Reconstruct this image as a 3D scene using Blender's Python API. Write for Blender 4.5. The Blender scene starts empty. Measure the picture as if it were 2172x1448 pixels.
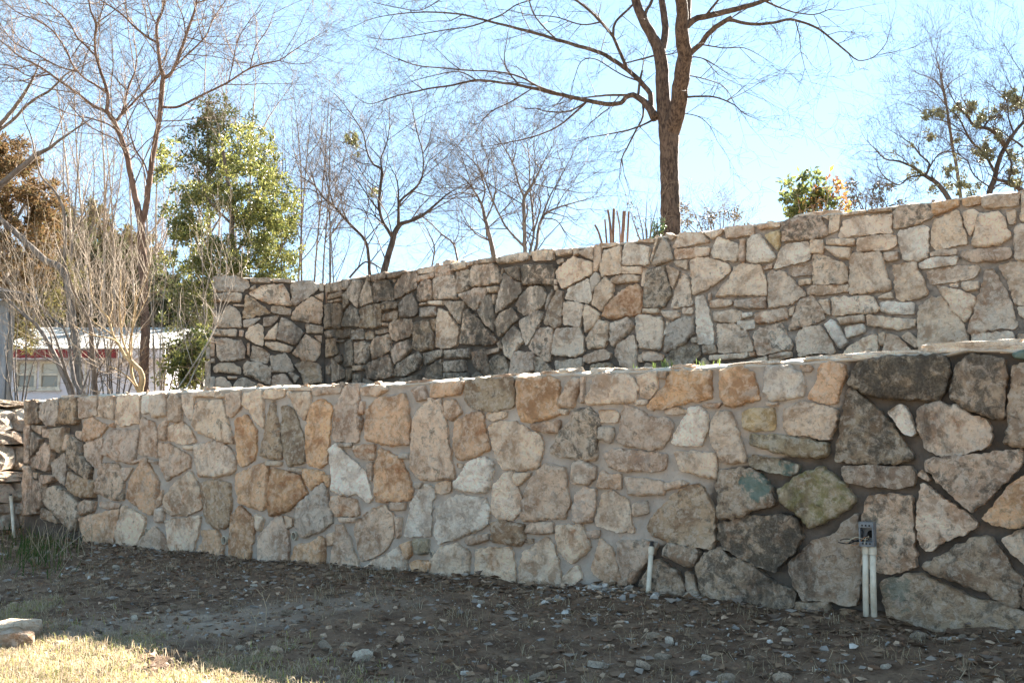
import bpy, math, random
import numpy as np
from mathutils import Vector, Matrix, noise
from mathutils.geometry import delaunay_2d_cdt

R = math.radians
SC = bpy.context.scene
COL = SC.collection

# ---------------------------------------------------------------- camera
EYE = 0.775
FPX = 2131.0                      # focal length in pixels of the 2172 px wide photograph
PITCH = math.atan((950 - 724) / FPX)
cam_d = bpy.data.cameras.new('camera')
cam_d.sensor_width = 36.0
cam_d.lens = 36.0 * FPX / 2172
cam_d.clip_end = 2000
cam_d.clip_start = 0.05
cam = bpy.data.objects.new('camera', cam_d)
cam.location = (0, 0, EYE)
cam.rotation_euler = (math.pi / 2 + PITCH, 0, 0)
COL.objects.link(cam)
SC.camera = cam

# ---------------------------------------------------------------- sky, sun, exposure
SUN_EL, SUN_AZ = R(30.2), R(31.0)   # azimuth clockwise from +Y: behind the walls, to the right
world = bpy.data.worlds.new('World')
SC.world = world
world.use_nodes = True
wn = world.node_tree
wn.nodes.clear()
sky = wn.nodes.new('ShaderNodeTexSky')
sky.sky_type = 'NISHITA'
sky.sun_disc = False
sky.sun_elevation = SUN_EL
sky.sun_rotation = SUN_AZ
sky.altitude = 200
sky.air_density = 0.8
sky.dust_density = 0.0
sky.ozone_density = 1.6
bg = wn.nodes.new('ShaderNodeBackground')
bg.inputs['Strength'].default_value = 0.05
wo = wn.nodes.new('ShaderNodeOutputWorld')
pale = wn.nodes.new('ShaderNodeMix')          # an even, pale winter haze over the whole dome
pale.data_type = 'RGBA'
pale.inputs[0].default_value = 0.72
pale.inputs[7].default_value = (1.02, 1.62, 2.05, 1)
wn.links.new(sky.outputs['Color'], pale.inputs[6])
wn.links.new(pale.outputs[2], bg.inputs['Color'])
wn.links.new(bg.outputs['Background'], wo.inputs['Surface'])
sun_d = bpy.data.lights.new('sun', 'SUN')
sun_d.energy = 5.0
sun_d.angle = R(0.53)
sun_d.color = (1.0, 0.93, 0.82)
sun = bpy.data.objects.new('sun', sun_d)
sv = Vector((math.sin(SUN_AZ) * math.cos(SUN_EL), math.cos(SUN_AZ) * math.cos(SUN_EL), math.sin(SUN_EL)))
sun.rotation_euler = sv.to_track_quat('Z', 'Y').to_euler()
sun.location = (6, 12, 12)
COL.objects.link(sun)
SC.view_settings.view_transform = 'Standard'
SC.view_settings.look = 'None'
SC.view_settings.gamma = 1.0
SC.view_settings.use_curve_mapping = False
SC.view_settings.exposure = 3.55
SC.cycles.use_denoising = True
SC.cycles.max_bounces = 6
SC.cycles.transparent_max_bounces = 6

# ---------------------------------------------------------------- surveying helpers
def ray(px, py):
    dx, dy = (px - 1086) / FPX, -(py - 724) / FPX
    c, s = math.cos(PITCH), math.sin(PITCH)
    return Vector((dx, c - dy * s, s + dy * c))
def at(px, py, d):
    """world point seen in direction (px, py) at distance d ahead of the eye"""
    r = ray(px, py)
    return Vector((0, 0, EYE)) + r * (d / r.y)

# ---------------------------------------------------------------- mesh helpers
class MB:
    def __init__(s): s.v, s.f, s.m = [], [], []
    def add(s, vs, fs, mi=0):
        b = len(s.v); s.v += [tuple(v) for v in vs]
        s.f += [tuple(i + b for i in f) for f in fs]; s.m += [mi] * len(fs)
    def box(s, x0, y0, z0, x1, y1, z1, mi=0):
        s.add([(x0, y0, z0), (x1, y0, z0), (x1, y1, z0), (x0, y1, z0), (x0, y0, z1), (x1, y0, z1), (x1, y1, z1), (x0, y1, z1)],
              [(0, 3, 2, 1), (4, 5, 6, 7), (0, 1, 5, 4), (1, 2, 6, 5), (2, 3, 7, 6), (3, 0, 4, 7)], mi)
    def tube(s, pts, rad, n=6, mi=0, cap=True):
        pts = [Vector(p) for p in pts]
        k = len(pts); b = len(s.v)
        t0 = (pts[1] - pts[0]).normalized()
        u = t0.orthogonal().normalized()
        for i in range(k):
            t = (pts[min(i + 1, k - 1)] - pts[max(i - 1, 0)])
            if t.length < 1e-9: t = t0
            t.normalize()
            u = u - t * u.dot(t)
            if u.length < 1e-6: u = t.orthogonal()
            u.normalize(); w = t.cross(u)
            for j in range(n):
                a = 2 * math.pi * j / n
                s.v.append(tuple(pts[i] + (u * math.cos(a) + w * math.sin(a)) * rad[i]))
        for i in range(k - 1):
            for j in range(n):
                s.f.append((b + i * n + j, b + i * n + (j + 1) % n, b + (i + 1) * n + (j + 1) % n, b + (i + 1) * n + j)); s.m.append(mi)
        if cap and n > 3:
            s.f.append(tuple(b + (k - 1) * n + j for j in range(n))); s.m.append(mi)
            s.f.append(tuple(b + n - 1 - j for j in range(n))); s.m.append(mi)
    def build(s, name, mats, parent=None, loc=None, smooth=False, rot=None):
        me = bpy.data.meshes.new(name)
        me.from_pydata(s.v, [], s.f)
        for m in (mats if isinstance(mats, (list, tuple)) else [mats]): me.materials.append(m)
        if any(s.m): me.polygons.foreach_set('material_index', s.m)
        if smooth: me.polygons.foreach_set('use_smooth', [True] * len(s.f))
        me.update()
        return link(name, me, parent, loc, rot)
def link(name, me, parent=None, loc=None, rot=None):
    o = bpy.data.objects.new(name, me); COL.objects.link(o)
    if parent: o.parent = parent
    if loc is not None: o.location = loc
    if rot is not None: o.rotation_euler = rot
    return o
def empty(name, loc=(0, 0, 0), rz=0.0):
    o = bpy.data.objects.new(name, None); COL.objects.link(o)
    o.location = loc; o.rotation_euler = (0, 0, rz); o.empty_display_size = 0.2
    return o
def tag(o, label=None, cat=None, group=None, kind=None):
    for k, v in (('label', label), ('category', cat), ('group', group), ('kind', kind)):
        if v: o[k] = v
    return o
def np_mesh(name, verts, faces, mats, mat_idx=None, smooth=False):
    """verts (n,3), faces (m,k) with equal k"""
    me = bpy.data.meshes.new(name)
    verts = np.asarray(verts, dtype=np.float32); faces = np.asarray(faces, dtype=np.int32)
    m, k = faces.shape
    me.vertices.add(len(verts)); me.vertices.foreach_set('co', verts.ravel())
    me.loops.add(m * k); me.loops.foreach_set('vertex_index', faces.ravel())
    me.polygons.add(m); me.polygons.foreach_set('loop_start', np.arange(0, m * k, k, dtype=np.int32))
    for mt in (mats if isinstance(mats, (list, tuple)) else [mats]): me.materials.append(mt)
    if mat_idx is not None: me.polygons.foreach_set('material_index', np.asarray(mat_idx, dtype=np.int32))
    me.polygons.foreach_set('use_smooth', np.full(m, smooth))
    me.update(calc_edges=True)
    return me
def to_local(mb, o):
    """shift collected world points into the frame of a top-level empty without rotation"""
    x, y, z = o.location
    mb.v = [(a - x, b - y, c - z) for a, b, c in mb.v]
    return mb

# ---------------------------------------------------------------- materials
class NT:
    def __init__(s, name):
        s.mat = bpy.data.materials.new(name); s.mat.use_nodes = True
        s.t = s.mat.node_tree; s.t.nodes.clear()
        s.out = s.t.nodes.new('ShaderNodeOutputMaterial')
        s.b = s.t.nodes.new('ShaderNodeBsdfPrincipled')
        s.t.links.new(s.b.outputs[0], s.out.inputs[0])
        s.b.inputs['Roughness'].default_value = 0.9
        s.b.inputs['Specular IOR Level'].default_value = 0.2
    def n(s, ty, **kw):
        nd = s.t.nodes.new('ShaderNode' + ty)
        for k, v in kw.items(): setattr(nd, k, v)
        return nd
    def l(s, a, b): s.t.links.new(a, b)
    def put(s, sock, v):
        if isinstance(v, bpy.types.NodeSocket): s.l(v, sock)
        elif isinstance(v, (tuple, list)) and len(v) == 3 and sock.type == 'RGBA': sock.default_value = (*v, 1)
        else: sock.default_value = v
    def noise(s, vec, scale, detail=6, rough=0.6, dist=0.0):
        nd = s.n('TexNoise'); s.l(vec, nd.inputs['Vector'])
        for k, v in (('Scale', scale), ('Detail', detail), ('Roughness', rough), ('Distortion', dist)): nd.inputs[k].default_value = v
        return nd.outputs['Fac']
    def math(s, op, a, b=0.0, c=0.0, clamp=False):
        nd = s.n('Math', operation=op, use_clamp=clamp)
        s.put(nd.inputs[0], a); s.put(nd.inputs[1], b); s.put(nd.inputs[2], c)
        return nd.outputs[0]
    def step(s, v, lo, hi, a=0.0, b=1.0):
        nd = s.n('MapRange', interpolation_type='SMOOTHSTEP')
        for i, x in enumerate((v, lo, hi, a, b)): s.put(nd.inputs[i], x)
        return nd.outputs[0]
    def mix(s, f, a, b, blend='MIX'):
        nd = s.n('Mix', data_type='RGBA', blend_type=blend, clamp_factor=True)
        s.put(nd.inputs[0], f); s.put(nd.inputs[6], a); s.put(nd.inputs[7], b)
        return nd.outputs[2]
    def attr(s, name):
        nd = s.n('Attribute', attribute_type='OBJECT', attribute_name=name)
        return nd.outputs['Fac']
    def vattr(s, name):
        nd = s.n('Attribute', attribute_type='GEOMETRY', attribute_name=name)
        return nd.outputs['Fac']
    def bump(s, h, dist=0.01, strength=1.0):
        nd = s.n('Bump'); s.l(h, nd.inputs['Height'])
        nd.inputs['Distance'].default_value = dist; nd.inputs['Strength'].default_value = strength
        s.l(nd.outputs[0], s.b.inputs['Normal'])
    def col(s, c): s.put(s.b.inputs['Base Color'], c)
def objco(t):
    return t.n('TexCoord').outputs['Object']

def plain(name, c1, c2=None, scale=20, rough=0.85, bump=0.0, spec=0.2, metal=0.0, detail=5):
    t = NT(name); v = objco(t)
    n = t.noise(v, scale, detail)
    t.col(t.mix(t.step(n, 0.35, 0.65), c1, c2 or tuple(x * 0.75 for x in c1)))
    t.b.inputs['Roughness'].default_value = rough
    t.b.inputs['Specular IOR Level'].default_value = spec
    t.b.inputs['Metallic'].default_value = metal
    if bump: t.bump(n, bump)
    return t.mat

def stain(t, c, st):
    """black weathering that runs over stones and joints alike"""
    g = t.n('NewGeometry'); mp = t.n('Mapping'); t.l(g.outputs['Position'], mp.inputs[0]); mp.inputs['Scale'].default_value = (1, 1, 0.45)
    n = t.math('ADD', t.math('MULTIPLY', t.noise(mp.outputs[0], 2.6, 5, 0.6, 0.4), 0.6), t.math('MULTIPLY', t.noise(mp.outputs[0], 22, 8, 0.75), 0.4))
    lo = t.math('SUBTRACT', 0.64, t.math('MULTIPLY', st, 0.24))
    f = t.step(n, lo, t.math('ADD', lo, 0.12))
    f = t.math('MULTIPLY', f, t.math('MINIMUM', t.math('MULTIPLY', st, 1.5), 0.68))
    return t.mix(f, c, (0.085, 0.072, 0.058))

def stone_material():
    t = NT('limestone')
    oi = t.n('ObjectInfo')
    v0 = objco(t)
    sd = t.n('Combine' + 'XYZ'); s_ = t.attr('sd')
    t.l(s_, sd.inputs[0]); t.l(t.math('MULTIPLY', s_, 1.7), sd.inputs[1]); t.l(t.math('MULTIPLY', s_, 0.6), sd.inputs[2])
    va = t.n('VectorMath', operation='ADD'); t.l(v0, va.inputs[0]); t.l(sd.outputs[0], va.inputs[1])
    v = va.outputs[0]
    big = t.noise(v, 4.5, 5, 0.62, 0.8)
    med = t.noise(v, 26, 8, 0.68, 0.4)
    fin = t.noise(v, 95, 6, 0.7)
    rusn = t.noise(v, 7, 6, 0.64, 1.0)
    lic = t.noise(v, 17, 10, 0.74, 0.5)
    base = oi.outputs['Color']
    dkb = t.mix(1.0, base, (0.68, 0.595, 0.54), 'MULTIPLY'); ltb = t.mix(1.0, base, (1.26, 1.23, 1.18), 'MULTIPLY')
    c = t.mix(t.step(big, 0.36, 0.58), dkb, ltb)
    c = t.mix(t.step(med, 0.48, 0.58, 0, 0.6), c, t.mix(0.5, ltb, (0.86, 0.77, 0.66)))
    blot = t.noise(v, 34, 9, 0.75, 0.8)
    c = t.mix(t.step(blot, 0.53, 0.60, 0, 0.5), c, t.mix(1.0, base, (0.58, 0.45, 0.34), 'MULTIPLY'))
    greyn = t.noise(v, 9, 8, 0.7, 0.3)
    c = t.mix(t.step(greyn, 0.55, 0.68, 0, 0.42), c, (0.37, 0.315, 0.28))
    # iron staining
    ru = t.attr('ru')
    f = t.step(rusn, t.math('SUBTRACT', 0.72, t.math('MULTIPLY', ru, 0.42)), t.math('SUBTRACT', 0.90, t.math('MULTIPLY', ru, 0.36)))
    c = t.mix(t.math('MULTIPLY', f, 0.85), c, t.mix(t.step(med, 0.4, 0.6), (0.46, 0.20, 0.09), (0.72, 0.42, 0.25)))
    # moss and paint stains
    ms = t.attr('ms')
    f = t.step(t.noise(v, 16, 8, 0.74), t.math('SUBTRACT', 0.66, t.math('MULTIPLY', ms, 0.33)), t.math('SUBTRACT', 0.74, t.math('MULTIPLY', ms, 0.2)))
    c = t.mix(t.math('MULTIPLY', f, t.math('MINIMUM', t.math('MULTIPLY', ms, 2.0), 0.75)), c, t.mix(med, (0.20, 0.17, 0.05), (0.40, 0.34, 0.13)))
    # dark lichen
    dk = t.attr('dk')
    mixn = t.math('ADD', t.math('MULTIPLY', lic, 0.78), t.math('MULTIPLY', big, 0.22))
    lo = t.math('SUBTRACT', 0.66, t.math('MULTIPLY', dk, 0.275))
    f = t.step(mixn, lo, t.math('ADD', lo, 0.11))
    c = t.mix(t.math('MULTIPLY', f, t.math('ADD', 0.48, t.math('MULTIPLY', dk, 0.40))), c, t.mix(t.step(fin, 0.4, 0.65), (0.065, 0.052, 0.040), (0.21, 0.175, 0.135)))
    # pits and specks
    c = t.mix(t.step(fin, 0.59, 0.72, 0, 0.5), c, (0.07, 0.055, 0.045))
    c = t.mix(t.step(t.noise(v, 60, 4, 0.6), 0.64, 0.72, 0, 0.4), c, (0.62, 0.55, 0.46))
    c = stain(t, c, t.attr('st'))
    # old teal spray paint
    sep = t.n('SeparateXYZ'); t.l(v0, sep.inputs[0])
    dx = t.math('SUBTRACT', sep.outputs[0], t.attr('tx')); dz = t.math('SUBTRACT', sep.outputs[2], t.attr('tz'))
    dd = t.math('SQRT', t.math('ADD', t.math('MULTIPLY', dx, dx), t.math('MULTIPLY', dz, dz)))
    dd = t.math('ADD', dd, t.math('MULTIPLY', t.math('SUBTRACT', med, 0.5), 0.34))
    f = t.math('MULTIPLY', t.step(dd, t.math('MULTIPLY', t.attr('tr'), 0.5), t.attr('tr'), 1, 0), t.attr('ts'))
    c = t.mix(f, c, (0.13, 0.25, 0.22))
    t.col(c)
    h = t.math('ADD', t.math('MULTIPLY', med, 0.7), t.math('MULTIPLY', fin, 0.35))
    h = t.math('ADD', h, t.math('MULTIPLY', t.math('ABSOLUTE', t.math('SUBTRACT', lic, 0.5)), 1.3))
    t.bump(h, 0.045, 1.0)
    t.b.inputs['Roughness'].default_value = 0.95
    t.b.inputs['Specular IOR Level'].default_value = 0.12
    return t.mat
M_STONE = stone_material()

def mortar_material():
    t = NT('mortar'); v = objco(t)
    n = t.noise(v, 9, 6, 0.6); f = t.noise(v, 90, 5, 0.7); m = t.noise(v, 30, 5, 0.6)
    old = t.vattr('old')
    o = t.step(t.math('ADD', old, t.math('MULTIPLY', t.math('SUBTRACT', m, 0.5), 0.35)), 0.35, 0.65)
    fresh = t.mix(t.step(n, 0.3, 0.7), (0.32, 0.265, 0.22), (0.44, 0.37, 0.31))
    aged = t.mix(t.step(n, 0.3, 0.7), (0.075, 0.06, 0.048), (0.15, 0.12, 0.098))
    c = t.mix(o, fresh, aged)
    c = t.mix(t.step(f, 0.58, 0.72, 0, 0.5), c, (0.10, 0.085, 0.07))
    c = stain(t, c, t.vattr('stn'))
    c = t.mix(t.vattr('crest'), c, t.mix(m, (0.66, 0.58, 0.47), (0.46, 0.38, 0.29)))
    t.col(c); t.bump(t.math('ADD', t.math('MULTIPLY', f, 0.5), m), 0.008, 1.0)
    return t.mat
M_MORTAR = mortar_material()
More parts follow.
